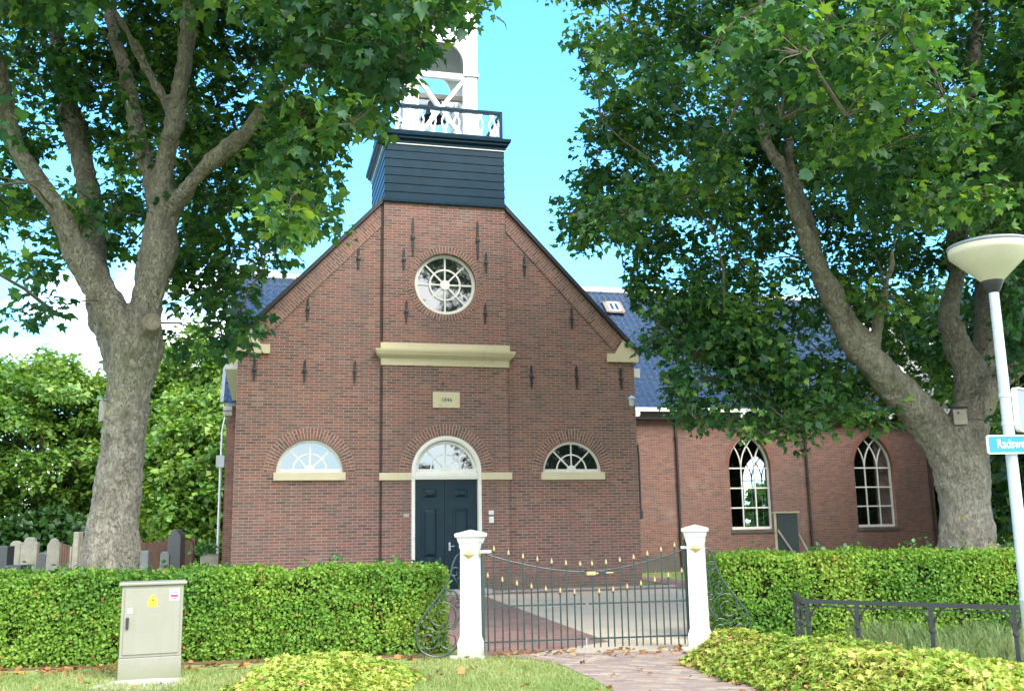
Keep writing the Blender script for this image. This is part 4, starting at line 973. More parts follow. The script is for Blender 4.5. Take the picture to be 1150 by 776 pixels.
# --- trees behind the churchyard
def far_tree(name, label, group, x, y, h, r, n, mat, seed, size, z0=.8, trunk_r=.22, lf=28, brad=1.15, trad=.55):
    t = thing(name, label, 'tree', (0, 0, 0), 0, group)
    rr = random.Random(seed)
    tubes = [([(x, y, -.05), (x + rr.gauss(0, .1), y, h * .3), (x + rr.gauss(0, .2), y, h * .6), (x, y, h * .9)], [trunk_r * 1.2, trunk_r, trunk_r * .7, .05])]
    for k in range(7):
        a = rr.random() * 6.28; z = h * (.2 + .08 * k)
        tubes.append(([(x, y, z), (x + math.cos(a) * r * .4, y + math.sin(a) * r * .4, z + h * .1), (x + math.cos(a) * r * .75, y + math.sin(a) * r * .75, z + h * .16)], [trunk_r * .5, trunk_r * .3, .03]))
    mb = MB()
    for p, q in tubes: mb.tube(p, q, 7)
    mb.build('trunk', 'twig', t, True)
    cs = []; tries = 0
    while len(cs) < n and tries < 20000:
        tries += 1
        v = Vector((rr.gauss(0, 1), rr.gauss(0, 1), rr.gauss(0, 1))).normalized() * (.45 + .55 * rr.random() ** .5)
        lob = 1 + .22 * noise.noise(v * 2.1 + Vector((seed * 3.7, 0, 0)))
        P = Vector((x + v.x * r * lob, y + v.y * r * lob, z0 + (h - z0) * (.5 + .5 * v.z * lob)))
        if P.z > .4 and all((P - o).length > .5 for o in cs): cs.append(P)
    crown(t, [Vector(p) for pth, _ in tubes for p in pth], cs, lambda a, b, P: True, lf, size, DIAM, mat, tips=(8, 11), brad=brad, seed=seed, trad=trad, flat=.6, wid=1.1, spray=1)
    return t
lime = [('round lime tree behind the left edge of the churchyard', -27.5, 57, 12.2, 5.0, 41), ('tall lime tree directly behind the leaning trunk', -20.0, 60, 13.4, 5.2, 42), ('lime tree behind the dark stones between the trunk and the church', -12.6, 58, 12.2, 4.9, 43), ('low lime tree in front of the lime row beside the downpipe', -15.6, 51, 8.6, 3.6, 44), ('lime tree between the tall lime and the left edge of the row', -24.2, 64, 12.0, 4.6, 46), ('lime tree at the far left end of the row behind the headstones', -35.5, 56, 12.5, 5.0, 45)]
for lb, x, y, h, r, s in lime: far_tree('lime_tree', lb, 'lime trees behind the churchyard', x, y, h, r, 190, 'leaf_lime', s, .30, .3)
dk = [('dark tree behind the right end of the church', 24.5, 40, 13.5, 5.4, 51), ('dark bushy tree behind the street lamp', 17.6, 27, 13, 4.0, 52), ('dark tree beyond the lamp post at the right edge', 22.5, 31.5, 15, 5.0, 53), ('dark low tree between the multi-stemmed tree and the lamp pole', 19.2, 31, 9, 3.6, 55), ('dark tree far behind the lamp pole foot', 22.5, 36, 11, 5.0, 56), ('dark tree rising behind the far right gable', 20.0, 48, 13.5, 4.6, 57), ('dark tree standing past the far right gable', 31.5, 46, 14, 6.0, 54)]
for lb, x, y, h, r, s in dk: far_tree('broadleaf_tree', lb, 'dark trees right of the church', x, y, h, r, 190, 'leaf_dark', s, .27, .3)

for lb, x, y, h, r, s in (('lime tree seen through the first gothic window', 30.0, 66, 5.6, 4.2, 61), ('lime tree behind the nave seen through its windows', 21.5, 72, 5.0, 4.0, 62)): far_tree('lime_tree', lb, 'lime trees behind the churchyard', x, y, h, r, 130, 'leaf_lime', s, .45, .3)
# dark understorey under the trees at both ends of the churchyard
def shrubs(label, c0, c1, h, n, seed):
    rg = np.random.default_rng(seed); N = n; t = rg.random(N); x = c0[0] + (c1[0] - c0[0]) * t + rg.normal(0, .6, N); y = c0[1] + (c1[1] - c0[1]) * t + rg.normal(0, .5, N)
    hh = np.array([h * (1 + .45 * noise.noise(Vector((a * .5, b * .5, seed)))) for a, b in zip(x, y)]); z = rg.random(N) ** .8 * hh
    o = leaf_mesh('shrubbery', DIAM, np.stack([x, y, z], 1), rand_dirs(N), rand_dirs(N) * .7 + np.array([0, 0, .8]), .34 * (.6 + .8 * rg.random(N)), rg.random(N) * .8, 'leaf_dark', None, 1.2)
    tag(o, label, 'shrubs', None, 'stuff')
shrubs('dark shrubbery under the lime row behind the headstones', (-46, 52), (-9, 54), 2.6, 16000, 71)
shrubs('dark shrubbery beyond the right end of the church', (13.3, 25), (24, 26), 2.6, 9000, 72)

# ------------------------------------------------------------------ hedges
def hedge(label, a, b, depth, h, n, seed, lsize=.042):
    """clipped hedge from a to b (front line), growing back by depth"""
    A = Vector((*a, 0)); B = Vector((*b, 0)); L = (B - A).length; ux = (B - A) / L; uy = Vector((-ux.y, ux.x, 0))
    t = thing('hedge', label, 'hedge', A, math.atan2(ux.y, ux.x), 'beech hedges along the churchyard')
    rg = np.random.default_rng(seed)
    def bumps(x, z, k): return np.array([noise.noise(Vector((xx * 1.7, zz * 1.7, k))) * .09 + noise.noise(Vector((xx * 5, zz * 5, k + 3))) * .05 for xx, zz in zip(x, z)])
    parts = []
    nf = int(n * .52); x = rg.random(nf) * L; z = rg.random(nf) ** .9 * h; d = bumps(x, z, seed) - np.abs(rg.normal(0, .06, nf)) + .02
    parts.append((np.stack([x, -d, z], 1), np.tile([0, -1., .15], (nf, 1))))
    ntp = int(n * .36); x = rg.random(ntp) * L; y = rg.random(ntp) * depth; d = bumps(x, y, seed + 9) - np.abs(rg.normal(0, .05, ntp)) + .02 + .05 * (rg.random(ntp) < .02)
    parts.append((np.stack([x, y, h + d], 1), np.tile([0, 0., 1.], (ntp, 1))))
    ni = int(n * .22); x = rg.random(ni) * L; z = rg.random(ni) * (h - .06); inner = (np.stack([x, .10 + np.abs(rg.normal(0, .035, ni)), z], 1), np.tile([0, -1., .15], (ni, 1)))
    nb = n - nf - ntp; x = rg.random(nb) * L; z = rg.random(nb) * h
    parts.append((np.stack([x, depth + bumps(x, z, seed + 4), z], 1), np.tile([0, 1., .1], (nb, 1))))
    for e in (0, L):
        k = int(n * .05); parts.append((np.stack([e + rg.normal(0, .04, k), rg.random(k) * depth, rg.random(k) * h], 1), np.tile([1. if e else -1., 0, .2], (k, 1))))
    pos = np.concatenate([p[0] for p in parts]); nr_ = np.concatenate([p[1] for p in parts]); N = len(pos)
    # gaps: drop leaves where a noise field is low (dark holes into the hedge)
    keep = np.array([noise.noise(Vector((p[0] * 2.6, p[1] * 2.6, p[2] * 2.6 + seed))) > -.27 or rg.random() < .3 for p in pos])
    pos, nr_ = np.concatenate([pos[keep], inner[0]]), np.concatenate([nr_[keep], inner[1]]); N = len(pos)
    yd = rand_dirs(N) * .9 + np.array([0, 0, -.25]); zd = nr_ + rg.normal(size=(N, 3)) * .65 + np.array([0, 0, .35])
    pt = np.array([noise.noise(Vector((p[0] * .9, p[1] * .9, p[2] * 1.3 + 20 + seed))) for p in pos])
    tint = np.clip(.2 + rg.random(N) * .5 + pt * .55, 0, 1); hot = rg.random(N) < .01; tint = np.where(hot, 1.0, np.minimum(tint, .96))
    leaf_mesh('foliage', OVAL, pos, yd, zd, lsize * (.6 + .8 * rg.random(N)), tint, 'leaf_hedge', t, 1.15)
    # shoots standing above the clipped top
    ns = int(L * 5); p2 = []; y2 = []; 
    st = MB()
    for i in range(ns):
        x, y = random.random() * L, random.random() * depth; hh = random.uniform(.05, .2) * (1.7 if random.random() < .12 else 1)
        st.tube([(x, y, h - .05), (x + random.gauss(0, .03), y, h + hh)], [.005, .002], 4)
        for k in range(7): p2.append((x + random.gauss(0, .03), y + random.gauss(0, .03), h + hh * random.random())); y2.append((random.gauss(0, 1), random.gauss(0, 1), .5))
    p2 = np.array(p2); so = leaf_mesh('shoots', OVAL, p2, np.array(y2), np.tile([0, 0, 1.], (len(p2), 1)) + rg.normal(size=(len(p2), 3)) * .4, .07 * (.6 + .6 * rg.random(len(p2))), rg.random(len(p2)), 'leaf_ivy', t, 1.2); so['kind'] = 'stuff'
    # solid core for the twig mass, inner shade put into its dark colour
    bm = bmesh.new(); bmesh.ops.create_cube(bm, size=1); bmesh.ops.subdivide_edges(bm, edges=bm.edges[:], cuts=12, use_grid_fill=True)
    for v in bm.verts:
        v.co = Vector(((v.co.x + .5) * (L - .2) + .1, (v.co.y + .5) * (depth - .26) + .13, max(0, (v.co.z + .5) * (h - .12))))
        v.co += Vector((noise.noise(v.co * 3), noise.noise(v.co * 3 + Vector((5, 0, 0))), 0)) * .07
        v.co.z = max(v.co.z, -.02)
    me = bpy.data.meshes.new('twig_shade_core'); bm.to_mesh(me); bm.free(); link_mesh('twig_shade_core', me, 'core', t)
    tag(st.build('stems', 'twig', t), kind='stuff')
    return t
hedge('clipped beech hedge behind the grey cabinet, left of the gate', (-9.2, 12.35), (-.98, 13.45), .85, 1.10, 66000, 3)
hedge('clipped beech hedge right of the gate, behind the iron railing', (2.95, 14.15), (11.5, 14.7), .95, 1.15, 60000, 4)

# ------------------------------------------------------------------ ground cover beds (geranium-like), grass, litter
def bed(name, label, poly, hfun, n, seed, size):
    rg = np.random.default_rng(seed); xs = [p[0] for p in poly]; ys = [p[1] for p in poly]; P = []
    def edge(x, y):
        d = 9
        for (ax, ay), (bx, by) in zip(poly, poly[1:] + poly[:1]):
            t = max(0, min(1, ((x - ax) * (bx - ax) + (y - ay) * (by - ay)) / ((bx - ax) ** 2 + (by - ay) ** 2)))
            d = min(d, math.hypot(x - ax - t * (bx - ax), y - ay - t * (by - ay)))
        return d
    while len(P) < n:
        x = random.uniform(min(xs), max(xs)); y = random.uniform(min(ys), max(ys))
        wob = noise.noise(Vector((x * 3, y * 3, seed))) * .12
        if not in_poly(x + wob, y + wob, poly): continue
        e = edge(x, y); hh = hfun(x, y) * min(1, (e / .45) ** .7 + .06) * (1 + .25 * noise.noise(Vector((x * 2.2, y * 2.2, seed + 2))) + .22 * noise.noise(Vector((x * 6, y * 6, seed + 5))))
        z = hh - abs(random.gauss(0, .05)) if random.random() < .7 else random.random() * hh
        P.append((x, y, max(.012, z)))
    P = np.array(P); N = len(P)
    pt = np.array([noise.noise(Vector((p[0] * 1.5, p[1] * 1.5, seed))) for p in P])
    hrel = np.clip(P[:, 2] / .4, 0, 1)
    tint = np.clip(.15 + .6 * rg.random(N) + .35 * pt, 0, .93); tint = np.where(rg.random(N) < .035, 1.0, tint)
    yd = rand_dirs(N); yd[:, 2] = yd[:, 2] * .4 - .15; zd = np.array([0, 0, 1.]) + rg.normal(size=(N, 3)) * .42
    o = leaf_mesh(name, LOBED, P, yd, zd, size * (.6 + .8 * rg.random(N)), tint, 'leaf_cover', None, 1.0)
    tag(o, label, 'ground cover', None, 'stuff'); return o
bed('ground_cover', 'yellow-green leafy ground cover mound beside the brick path under the railing', [(1.92, 12.05), (2.08, 11.2), (2.42, 10.2), (2.85, 9.0), (3.3, 7.4), (4.6, 7.0), (5.2, 8.2), (4.95, 9.75), (4.1, 10.55), (3.2, 11.3), (2.5, 12.4)], lambda x, y: .42 - .05 * max(0, x - 3.0), 38000, 5, .053)
bed('ground_cover', 'yellow-green leafy ground cover patch on the lawn before the left hedge', [(-3.0, 11.4), (-2.95, 10.4), (-2.5, 9.4), (-1.6, 9.3), (-1.12, 10.5), (-1.05, 11.3), (-1.6, 11.75), (-2.4, 11.85)], lambda x, y: .27, 22000, 8, .053)
def scatter(name, label, cat, n, region, size, tmpl, mat, up, seed, wid, avoid=lambda x, y: False):
    rg = np.random.default_rng(seed); rr = random.Random(seed); P = []
    while len(P) < n:
        p = region(rr)
        if not avoid(p[0], p[1]): P.append(p)
    P = np.array(P); N = len(P)
    if up: yd = np.array([0, 0, 1.]) + rg.normal(size=(N, 3)) * up; yd[:, 2] = np.abs(yd[:, 2]); zd = rand_dirs(N)
    else: yd = rand_dirs(N); yd[:, 2] *= .25; zd = np.array([0, 0, 1.]) + rg.normal(size=(N, 3)) * .3
    pt = np.array([noise.noise(Vector((p[0] * 1.1, p[1] * 1.1, seed))) for p in P])
    o = leaf_mesh(name, tmpl, P, yd, zd, size * (.5 + rg.random(N)), np.clip(rg.random(N) * .8 + pt * .5 + .1, 0, 1), mat, None, wid)
    tag(o, label, cat, None, 'stuff'); return o
PATH = [(1.35, 4.75), (2.75, 4.75), (2.45, 9.0), (2.36, 10.2), (2.2, 12.2), (2.45, 13.4), (-.4, 13.0), (.15, 12.75), (.5, 12.2), (.82, 11.0), (.98, 10.1), (1.2, 8.0)]
def on_path(x, y): return in_poly(x, y, PATH)
scatter('lawn_grass', 'short mown grass of the verge between the hedge and the road', 'grass', 52000, lambda r: (r.uniform(-8.5, 1.3), 13.0 - 3.6 * r.random(), .002), .042, BLADE, 'grass', .55, 1, .16, lambda x, y: on_path(x + .03, y) or (y > 12.55 + .08 * x + .25 * noise.noise(Vector((x * 2, y * 2, 0))) and x < -1.2) or (-4.5 < x < -3.8 and 11.2 < y < 11.75))
scatter('wild_grass', 'long pale wild grass growing behind the iron railing', 'grass', 15000, lambda r: (4.5 + 2.9 * r.random(), 13.9 - 3.6 * r.random() ** 1.3, .0), .25, BLADE, 'wild', .6, 2, .018, lambda x, y: (x - 3.15) * .775 + (y - 11.7) < .25 or noise.noise(Vector((x * 1.3, y * 1.3, 7))) < -.12)
def lit(r):
    q = r.random()
    if q < .40: x = r.uniform(-8, -3.2); return (x, 12.3 + .06 * (x + 6) + r.gauss(0, .2), .015)
    if q < .55: t = r.random(); return (2.0 + .9 * t + r.gauss(0, .1), 12.0 - 3.2 * t, .015)
    if q < .75: return (r.uniform(-.3, 2.3), 13.15 + r.gauss(0, .22), .02)
    if q < .85: return (r.uniform(-2.8, -.9), 12.8 + r.gauss(0, .15), .015)
    return (r.uniform(-7, 2.3), r.uniform(9.6, 13), .03)
scatter('fallen_leaves', 'brown fallen leaves scattered along hedge foot and path', 'leaves', 620, lit, .065, LOBED, 'dead', 0, 3, 1.0)
scatter('churchyard_grass', 'churchyard grass beyond the hedges', 'grass', 30000, lambda r: (r.uniform(-16, -3.4) if r.random() < .6 else r.uniform(4.2, 14), r.uniform(14, 34), 0), .07, BLADE, 'grass', .5, 6, .2, lambda x, y: (Vector((x, y, 0)) - F0).dot(VX) > -.9 and -5.4 < (Vector((x, y, 0)) - F0).dot(UX) < 7.6)

# ------------------------------------------------------------------ gate
PLc, PRc = Vector((-.575, 12.93, 0)), Vector((2.42, 13.42, 0))
GD = (PRc - PLc); GW = GD.length; GA = math.atan2(GD.y, GD.x)
S_PX = lambda px: None
def pillar(label, loc, rz, side, hh):
    t = thing('gate_pillar', label, 'gate pillar', loc, rz, 'white gate pillars')
    mb = MB(); mb.square_lathe([(.150, 0), (.150, .19), (.143, .215), (.124, .27)]); mb.build('base', 'pillar_white', t)
    mb = MB(); mb.square_lathe([(.123, .265), (.114, hh - .23)]); mb.build('shaft', 'pillar_white', t)
    mb = MB(); mb.square_lathe([(.114, hh - .23), (.118, hh - .23), (.126, hh - .20), (.126, hh - .165), (.138, hh - .14), (.15, hh - .09), (.172, hh - .075), (.175, hh - .04), (.165, hh - .03), (.0, hh + .015)]); mb.build('capital', 'pillar_white', t)
    for k in range(4):
        mb = MB(); q = Matrix.Rotation(k * math.pi / 2, 3, 'Z'); v = [Vector(p) for p in ((-.085, -.1165, hh - .30), (0, -.1165, hh - .36), (.085, -.1165, hh - .30), (0, -.1165, hh - .24), (0, -.132, hh - .30))]
        mb.add([q @ p for p in v], [(0, 1, 4), (1, 2, 4), (2, 3, 4), (3, 0, 4)]); mb.build('diamond', 'gold', t)
    mb = MB(); mb.bbox(-.24, -.14, -.19, -.13, 0, .05, .005); mb.bbox(.14, .2, -.19, -.13, 0, .05, .005); mb.build('foot_bolt', 'pillar_white', t)
    # scroll bracket of bent iron, in the plane of the gate
    mb = MB(); q = Matrix.Rotation(GA - rz + (0 if side < 0 else 0), 3, 'Z')
    def tub(pts, r=.011, n=10): mb.tube([q @ Vector((side * (.125 + a), 0, b)) for a, b in catmull2(pts, n)], r, 6)
    def catmull2(p, n): return [(v.x, v.y) for v in catmull([(a, b, 0) for a, b in p], n)]
    def spiral(cx, cz, r, a0, turns, cw=1, r1=.25):
        N = int(26 * turns); return [(cx + r * (1 - (1 - r1) * i / N) * math.cos(R(a0) + cw * 2 * math.pi * turns * i / N), cz + r * (1 - (1 - r1) * i / N) * math.sin(R(a0) + cw * 2 * math.pi * turns * i / N)) for i in range(N + 1)]
    tub([(.0, 1.30), (.06, 1.27), (.11, 1.17), (.135, 1.07), (.19, .93), (.29, .78), (.42, .62), (.535, .46), (.585, .30), (.55, .15), (.44, .06), (.30, .03), (.16, .07), (.05, .17), (.005, .28)], .013)
    for sp in (spiral(.42, .235, .145, 75, 1.45, 1), spiral(.17, .235, .15, 105, 1.45, -1), spiral(.27, .53, .205, 230, 1.7, -1, .2), spiral(.155, .76, .10, 200, 1.5, -1, .2), spiral(.085, 1.06, .085, 250, 1.3, -1, .25), spiral(.05, .67, .06, 90, 1.2, 1, .3)):
        mb.tube([q @ Vector((side * (.125 + a), 0, b)) for a, b in sp], .0095, 6)
    tub([(.135, 1.05), (.06, .94), (.02, .84), (.0, .78)], .01); tub([(.0, .56), (.06, .46), (.11, .36), (.15, .38)], .01); tub([(.46, .55), (.475, .44), (.44, .38)], .0095)
    mb.tube([q @ Vector((side * .60, 0, .0)), q @ Vector((side * .60, 0, .16))], .01, 6)
    mb.build('scroll_bracket', 'gate_green', t, True)
    # hinge arm towards the gate
    mb = MB(); mb.v = []; mb.box(-.05, .10, -.022, .022, 1.30, 1.335); mb.v = [tuple(q @ Vector((-side * (.16) + x, y, z))) for x, y, z in mb.v]; mb.build('hinge_arm', 'pillar_white', t)
    return t
pillar('white gate pillar with gold diamonds left of the gate, before the church door', PLc, R(-12), -1, 1.585)
pillar('white gate pillar with gold diamonds right of the gate, behind the ground cover', PRc, R(-13), 1, 1.60)
def gate_leaf(label, s0, s1, posts, tall, short, latch):
    t = thing('gate_leaf', label, 'gate', PLc, GA, 'wrought iron gate leaves')
    def top(s): x = (s - GW / 2) / (GW / 2 - .15); return 1.03 + .265 * abs(x) ** 1.7
    mb = MB()
    n = 14; mb.tube([(s0 + (s1 - s0) * i / n, 0, top(s0 + (s1 - s0) * i / n)) for i in range(n + 1)], .0095, 6)
    for z in (.625, .185): mb.box(s0, s1, -.012, .012, z - .010, z + .010)
    mb.build('rails', 'gate_green', t)
    mb = MB(); mb.box(posts - .02, posts + .02, -.02, .02, .0, 1.42); mb.build('hinge_post', 'gate_green', t)
    def bar(s, z1):
        b = MB(); b.tube([(s, 0, .075), (s, 0, z1 - .075)], .0105, 8); b.lathe([(.0105, 0), (.02, .006), (.02, .014), (.012, .02)], 8, (s, 0, z1 - .09)); o = b.build('bar', 'gate_green', t, True)
        g = MB(); g.lathe([(.010, 0), (.016, .012), (.016, .026), (.007, .058), (.0, .078)], 8, (s, 0, z1 - .075)); g.build('finial', 'gold', o, True)
    for s in tall: bar(s, top(s) + .145)
    for s in short: bar(s, top(s) - .215)
    if latch:
        mb = MB(); mb.bbox(s0 - .02, s0 + .10, -.03, .03, .985, 1.03, .004); mb.tube([(s0 + .1, -.02, 1.008), (s0 + .34, -.02, 1.012)], .008, 6); mb.build('latch', 'gold', t)
        mb = MB(); mb.bbox(s0 + .14, s0 + .24, -.035, .0, .985, 1.04, .006); mb.build('lock', 'black', t)
    else:
        mb = MB(); mb.tube([(s1 - .01, -.025, .01), (s1 - .01, -.025, .2)], .009, 6); mb.build('drop_bolt', 'galv', t)
g0, g1 = .15, GW - .15; mid = (g0 + g1) / 2; stp = (mid - g0) / 7.2
gate_leaf('left iron gate leaf with gold spear tips and a white drop bolt', g0 + .02, mid - .02, g0, [g0 + stp * (.78 + k) for k in range(7)], [g0 + stp * (.33 + k) for k in range(7)], False)
gate_leaf('right iron gate leaf with gold spear tips and the brass latch', mid + .02, g1 - .02, g1, [g1 - stp * (.78 + k) for k in range(7)], [g1 - stp * (.33 + k) for k in range(7)], True)

# ------------------------------------------------------------------ cabinet
cb_ = thing('utility_cabinet', 'grey-green electricity cabinet with yellow warning triangle before the hedge', 'cabinet', (-4.19, 11.62, 0), R(21))
mb = MB(); mb.bbox(-.335, .335, 0, .32, .24, 1.035, .008); mb.build('body', 'cabinet', cb_)
mb = MB(); mb.bbox(-.34, .34, -.006, .325, -.02, .238, .008); mb.build('plinth', 'cabinet', cb_)
mb = MB(); mb.bbox(-.37, .37, -.03, .35, 1.037, 1.075, .012); mb.build('roof', 'cabinet', cb_)
mb = MB(); mb.bbox(-.30, .30, -.014, -.001, .275, 1.0, .005); dr = mb.build('door', 'cabinet', cb_)
mb = MB(); mb.bbox(-.277, -.247, -.04, -.014, .56, .69, .006); mb.build('handle', 'black', dr)
mb = MB(); mb.bbox(-.27, -.215, -.02, -.0145, .735, .785, .004); mb.lathe([(.016, 0), (.016, .005), (0, .006)], 12); mb.v[-36:] = [(x - .242, -.02 - z, .76 + y) for x, y, z in mb.v[-36:]]; mb.build('lock_plate', 'enamel', dr)
mb = MB(); mb.prism([(-.055, .80), (.052, .80), (.045, .87), (.008, .932), (-.008, .932), (-.05, .87)], -.0165, -.0142); wt = mb.build('warning_sign', 'yellow', dr)
mb = MB(); mb.prism([(.004, .905), (-.014, .862), (-.001, .864), (-.006, .83), (.014, .873), (.002, .871)], -.0178, -.0167); mb.build('lightning_mark', 'black', wt)
mb = MB(); mb.prism([(.18, .86), (.285, .86), (.285, .985), (.18, .985)], -.0165, -.0142); sk = mb.build('sticker', 'sticker', dr)
mb = MB(); mb.prism([(.19, .895), (.275, .895), (.275, .925), (.19, .925)], -.0178, -.0167); mb.prism([(.2, .876), (.265, .876), (.265, .888), (.2, .888)], -.0178, -.0167); mb.build('sticker_band', 'sticker_red', sk)
mb = MB(); mb.prism([(.195, .935), (.225, .935), (.22, .97), (.205, .965)], -.0178, -.0167); mb.prism([(.235, .935), (.27, .932), (.265, .955), (.23, .972)], -.0178, -.0167); mb.build('sticker_mark', 'sticker_grey', sk)
sheet('cabinet_slab', [(-4.6, 10.9), (-3.7, 10.8), (-3.72, 11.62), (-4.62, 11.7)], .006, 'concrete')

# ------------------------------------------------------------------ lamp post with signs
lp = thing('street_lamp', 'galvanised street lamp with wide conical bowl at the right edge', 'street lamp', (4.545, 9.0, 0))
mb = MB(); mb.lathe([(.062, -.05), (.062, .9), (.066, .91), (.066, .93), (.058, .94), (.050, 2.2), (.044, 3.78)], 20); mb.build('pole', 'galv', lp, True)
mb = MB(); mb.lathe([(.047, 3.72), (.07, 3.76), (.095, 3.82), (.10, 3.85)], 24); mb.build('collar', 'black', lp, True)
mb = MB(); mb.lathe([(.098, 3.835), (.20, 3.935), (.355, 4.085), (.363, 4.11), (.363, 4.165)], 40); mb.build('bowl', 'lens_cream', lp, True)
mb = MB(); mb.lathe([(.366, 4.156), (.372, 4.17), (.366, 4.185), (.25, 4.22), (.0, 4.24)], 40); mb.build('cover', 'lead', lp, True)
mb = MB(); mb.tube([(-.058, -.02, 1.45), (-.062, -.02, 1.45)], .01); mb.bbox(-.03, .03, -.066, -.05, .42, .7, .004); mb.build('service_hatch', 'galv', lp)
sg = thing('street_sign', 'blue street name sign with white lettering on the lamp pole', 'sign', (4.49, 8.93, 2.292), R(4))
def rrect(x0, x1, z0, z1, r, n=5): return arc(x1 - r, z1 - r, r, 0, 90, n) + arc(x0 + r, z1 - r, r, 90, 180, n) + arc(x0 + r, z0 + r, r, 180, 270, n) + arc(x1 - r, z0 + r, r, 270, 360, n)
mb = MB(); mb.prism(rrect(-.20, .56, -.085, .085, .02), -.015, .005); mb.build('plate', 'white', sg)
mb = MB(); mb.prism(rrect(-.188, .548, -.073, .073, .014), -.0175, -.0152); fc = mb.build('face', 'sign_blue', sg)
text_mesh('lettering', 'Radsweg', .115, 'white', fc, Vector((-.115, -.0185, .002)), RX90 @ Matrix.Diagonal((.74, 1, 1)), .001, 'LEFT')
mb = MB(); mb.lathe([(.056, -.03), (.06, -.03), (.06, .03), (.056, .03)], 16, (0, .07, 0)); mb.build('clamp', 'galv', sg)
ts = thing('traffic_sign', 'grey back of a rounded sign plate beside the lamp pole', 'sign', (4.545, 9.0, 2.62), R(40))
mb = MB(); mb.prism(rrect(.07, .47, -.20, .20, .05), -.012, .012); mb.v = [(x, y - .05, z) for x, y, z in mb.v]; mb.build('plate', 'lead', ts)
mb = MB(); mb.strip(rrect(.07, .47, -.20, .20, .05), .012, -.075, -.03, closed=True); mb.build('rim', 'white', ts)
for z in (-.13, .13): mb = MB(); mb.lathe([(.05, -.02), (.055, -.02), (.055, .02), (.05, .02)], 14, (0, 0, z)); mb.box(.04, .3, -.036, -.024, z - .015, z + .015); mb.build('clamp', 'galv', ts)

# ------------------------------------------------------------------ railing
ra = thing('iron_railing', 'dark iron railing with bracketed posts behind the ground cover', 'railing', (0, 0, 0))
A_, B_ = Vector((3.28, 11.6, 0)), Vector((5.55, 10.0, 0)); C_ = Vector((3.5, 12.7, 0)); RH = .735
mb = MB(); mb.beam(A_ + Vector((0, 0, RH)), B_ + Vector((0, 0, RH)), .045, .045); mb.beam(A_ + Vector((0, 0, RH)), C_ + Vector((0, 0, RH)), .045, .045); mb.beam(A_ + Vector((-.1, .08, RH - .055)), B_ + Vector((0, 0, RH - .05)), .02, .012); mb.build('top_rail', 'iron', ra)
def rpost(p, d):
    mb = MB(); mb.beam((p.x, p.y, 0), (p.x, p.y, RH - .02), .042, .042, (d.x, d.y, 0))
    for s in (-1, 1):
        mb.tube([p + Vector((0, 0, RH - .26)), p + d * s * .035 + Vector((0, 0, RH - .16)), p + d * s * .07 + Vector((0, 0, RH - .09)), p + d * s * .11 + Vector((0, 0, RH - .045))], .011, 6)
    mb.lathe([(.022, 0), (.036, .012), (.036, .035), (.022, .047)], 10, (p.x, p.y, RH - .29)); mb.lathe([(.03, 0), (.05, .0), (.05, .02), (.025, .03)], 10, (p.x, p.y, 0))
    mb.build('post', 'iron', ra)
dn = (B_ - A_).normalized(); dc = (C_ - A_).normalized()
for k in (.02, .22, .50, .79): rpost(A_.lerp(B_, k), dn)
for k in (.3, .97): rpost(A_.lerp(C_, k), dc)

# ------------------------------------------------------------------ notice board, churchyard stones
nb = thing('notice_board', 'dark green board box on slanting planks behind the right hedge', 'notice board', (5.98, 22.0, 0), R(-10))
mb = MB(); mb.bbox(-.21, .24, -.12, .34, .55, 1.80, .008); mb.build('box', 'green_board', nb)
mb = MB(); mb.bbox(-.27, .29, -.18, .40, 1.802, 1.84, .008); mb.build('lid', 'wood_pale', nb)
mb = MB(); mb.box(-.262, -.212, -.15, -.08, .2, 1.80); mb.build('edge_plank', 'wood_pale', nb)
mb = MB(); mb.beam((-.2, -.16, 1.45), (.62, -.16, .1), .04, .11, (0, 1, 0)); mb.build('brace', 'wood_grey', nb)
mb = MB(); mb.beam((.26, .1, 1.35), (.85, .1, .1), .04, .11, (0, 1, 0)); mb.build('brace', 'wood_pale', nb)
mb = MB(); mb.box(-.2, -.12, -.1, -.02, 0, .55); mb.box(.14, .22, -.1, -.02, 0, .55); mb.build('post', 'wood_grey', nb)
def stone(label, px0, px1, ptop, Y, kind, mat, name='headstone', cat='headstone', d=.14, plinth=True):
    xa, xb = at(px0, 620, Y).x, at(px1, 620, Y).x; h = at((px0 + px1) / 2, ptop, Y).z; w = xb - xa
    t = thing(name, label, cat, ((xa + xb) / 2, Y, 0), R(random.uniform(-6, 6)), 'old stones in the churchyard')
    if kind == 'round': sh = [(-w / 2, -.05), (w / 2, -.05), (w / 2, h - w * .38)] + [(w / 2 * math.cos(R(a)), h - w * .38 + w * .38 * math.sin(R(a))) for a in range(10, 171, 10)] + [(-w / 2, h - w * .38)]
    elif kind == 'shoulder': sh = [(-w / 2, -.05), (w / 2, -.05), (w / 2, h - w * .3), (w * .36, h - w * .3), (w * .28, h - w * .12), (w * .12, h), (-w * .12, h), (-w * .28, h - w * .12), (-w * .36, h - w * .3), (-w / 2, h - w * .3)]
    elif kind == 'point': sh = [(-w / 2, -.05), (w / 2, -.05), (w / 2 * .9, h - w * .5), (w * .2, h - w * .08), (0, h), (-w * .2, h - w * .08), (-w / 2 * .9, h - w * .5)]
    else: sh = [(-w / 2, -.05), (w / 2, -.05), (w / 2, h), (-w / 2, h)]
    mb = MB(); mb.prism(sh, -d / 2, d / 2); o = mb.build('slab', mat, t)
    bv = o.modifiers.new('b', 'BEVEL'); bv.width = .018; bv.segments = 2
    if plinth: mb = MB(); mb.bbox(-w / 2 - .08, w / 2 + .08, -d, d, -.05, .14, .02); mb.build('plinth', mat, t)
    return t
stone('black polished granite block at the left edge of the churchyard', -8, 13, 613, 24.5, 'flat', 'stone_dark', d=.3)
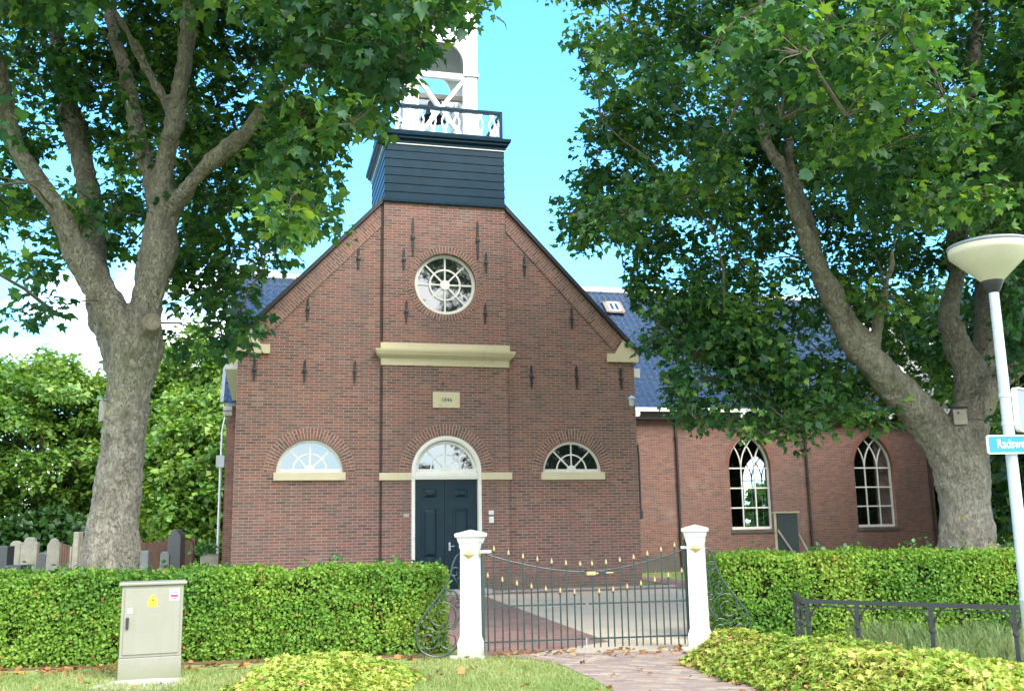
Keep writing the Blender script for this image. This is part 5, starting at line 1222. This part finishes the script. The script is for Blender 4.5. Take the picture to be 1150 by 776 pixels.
stone('low dark kerb of the black granite grave', 12, 31, 634, 24.0, 'flat', 'stone_dark', 'grave_kerb', 'grave', .5, False)
stone('narrow grey headstone nearest the black granite block', 12, 24, 607, 28, 'round', 'stone_grey')
stone('widest lichen grey headstone with shouldered top', 24, 43, 603, 27, 'shoulder', 'stone_grey')
stone('low bluish grey headstone between two taller stones', 43, 53, 620, 27.5, 'round', 'stone_blue')
stone('grey pointed headstone left of the wooden grave fence', 53, 68, 604, 26.5, 'point', 'stone_grey')
stone('slim grey pillar stone rising behind the wooden planks', 84, 90, 597, 30, 'flat', 'stone_grey', d=.3)
stone('small bluish slate headstone just right of the leaning trunk', 156, 168, 618, 25, 'flat', 'stone_blue')
stone('small slate stone before the rusty lattice', 181, 191, 619, 26, 'round', 'stone_blue')
stone('tall dark rounded obelisk before the rusty lattice', 190, 206, 594, 27.5, 'point', 'stone_dark', 'obelisk', 'obelisk', .4)
stone('grey ivy-topped headstone close to the church corner', 226, 246, 616, 25.5, 'shoulder', 'stone_grey')
iv = np.array([tuple(at(233 + random.gauss(0, 7), 617 + random.gauss(0, 2.5), 25.4)) for _ in range(160)]); o = leaf_mesh('ivy', OVAL, iv, rand_dirs(160), rand_dirs(160) + np.array([0, -.6, .8]), .09 * (.6 + .8 * rng.random(160)), rng.random(160), 'leaf_ivy', None, 1.2); tag(o, 'clump of ivy over the headstone by the church corner', 'ivy')
wf = thing('grave_fence', 'brown and grey upright planks left of the leaning trunk', 'fence', (0, 0, 0))
for i in range(9):
    x = at(69 + 2.7 * i, 620, 30).x; mb = MB(); mb.box(x - .03, x + .03, 29.97, 30.03, 0, 1.28 + random.uniform(-.05, .06)); mb.build('plank', 'rust' if i < 4 else 'wood_grey', wf)
mb = MB(); x0, x1 = at(66, 620, 30).x, at(94, 620, 30).x; mb.box(x0, x1, 30.031, 30.07, .3, .38); mb.box(x0, x1, 30.031, 30.07, 1.0, 1.08); mb.build('rail', 'rust', wf)
lf_ = thing('lattice_fence', 'rusty brown lattice fence behind the dark obelisk', 'fence', (0, 0, 0))
x0, x1 = at(156, 620, 31).x, at(216, 620, 31).x
mb = MB()
for i in range(48):
    x = x0 + (x1 - x0) * i / 47; mb.box(x - .012, x + .012, 30.985, 31.015, .05, 1.34 + random.uniform(-.05, .05))
for z in (.2, .55, .9, 1.2): mb.box(x0, x1, 31.016, 31.04, z - .015, z + .015)
mb.build('lattice', 'rust', lf_)
for x in (x0, (x0 + x1) / 2, x1): mb = MB(); mb.box(x - .05, x + .05, 31.041, 31.14, 0, 1.42); mb.build('post', 'rust', lf_)
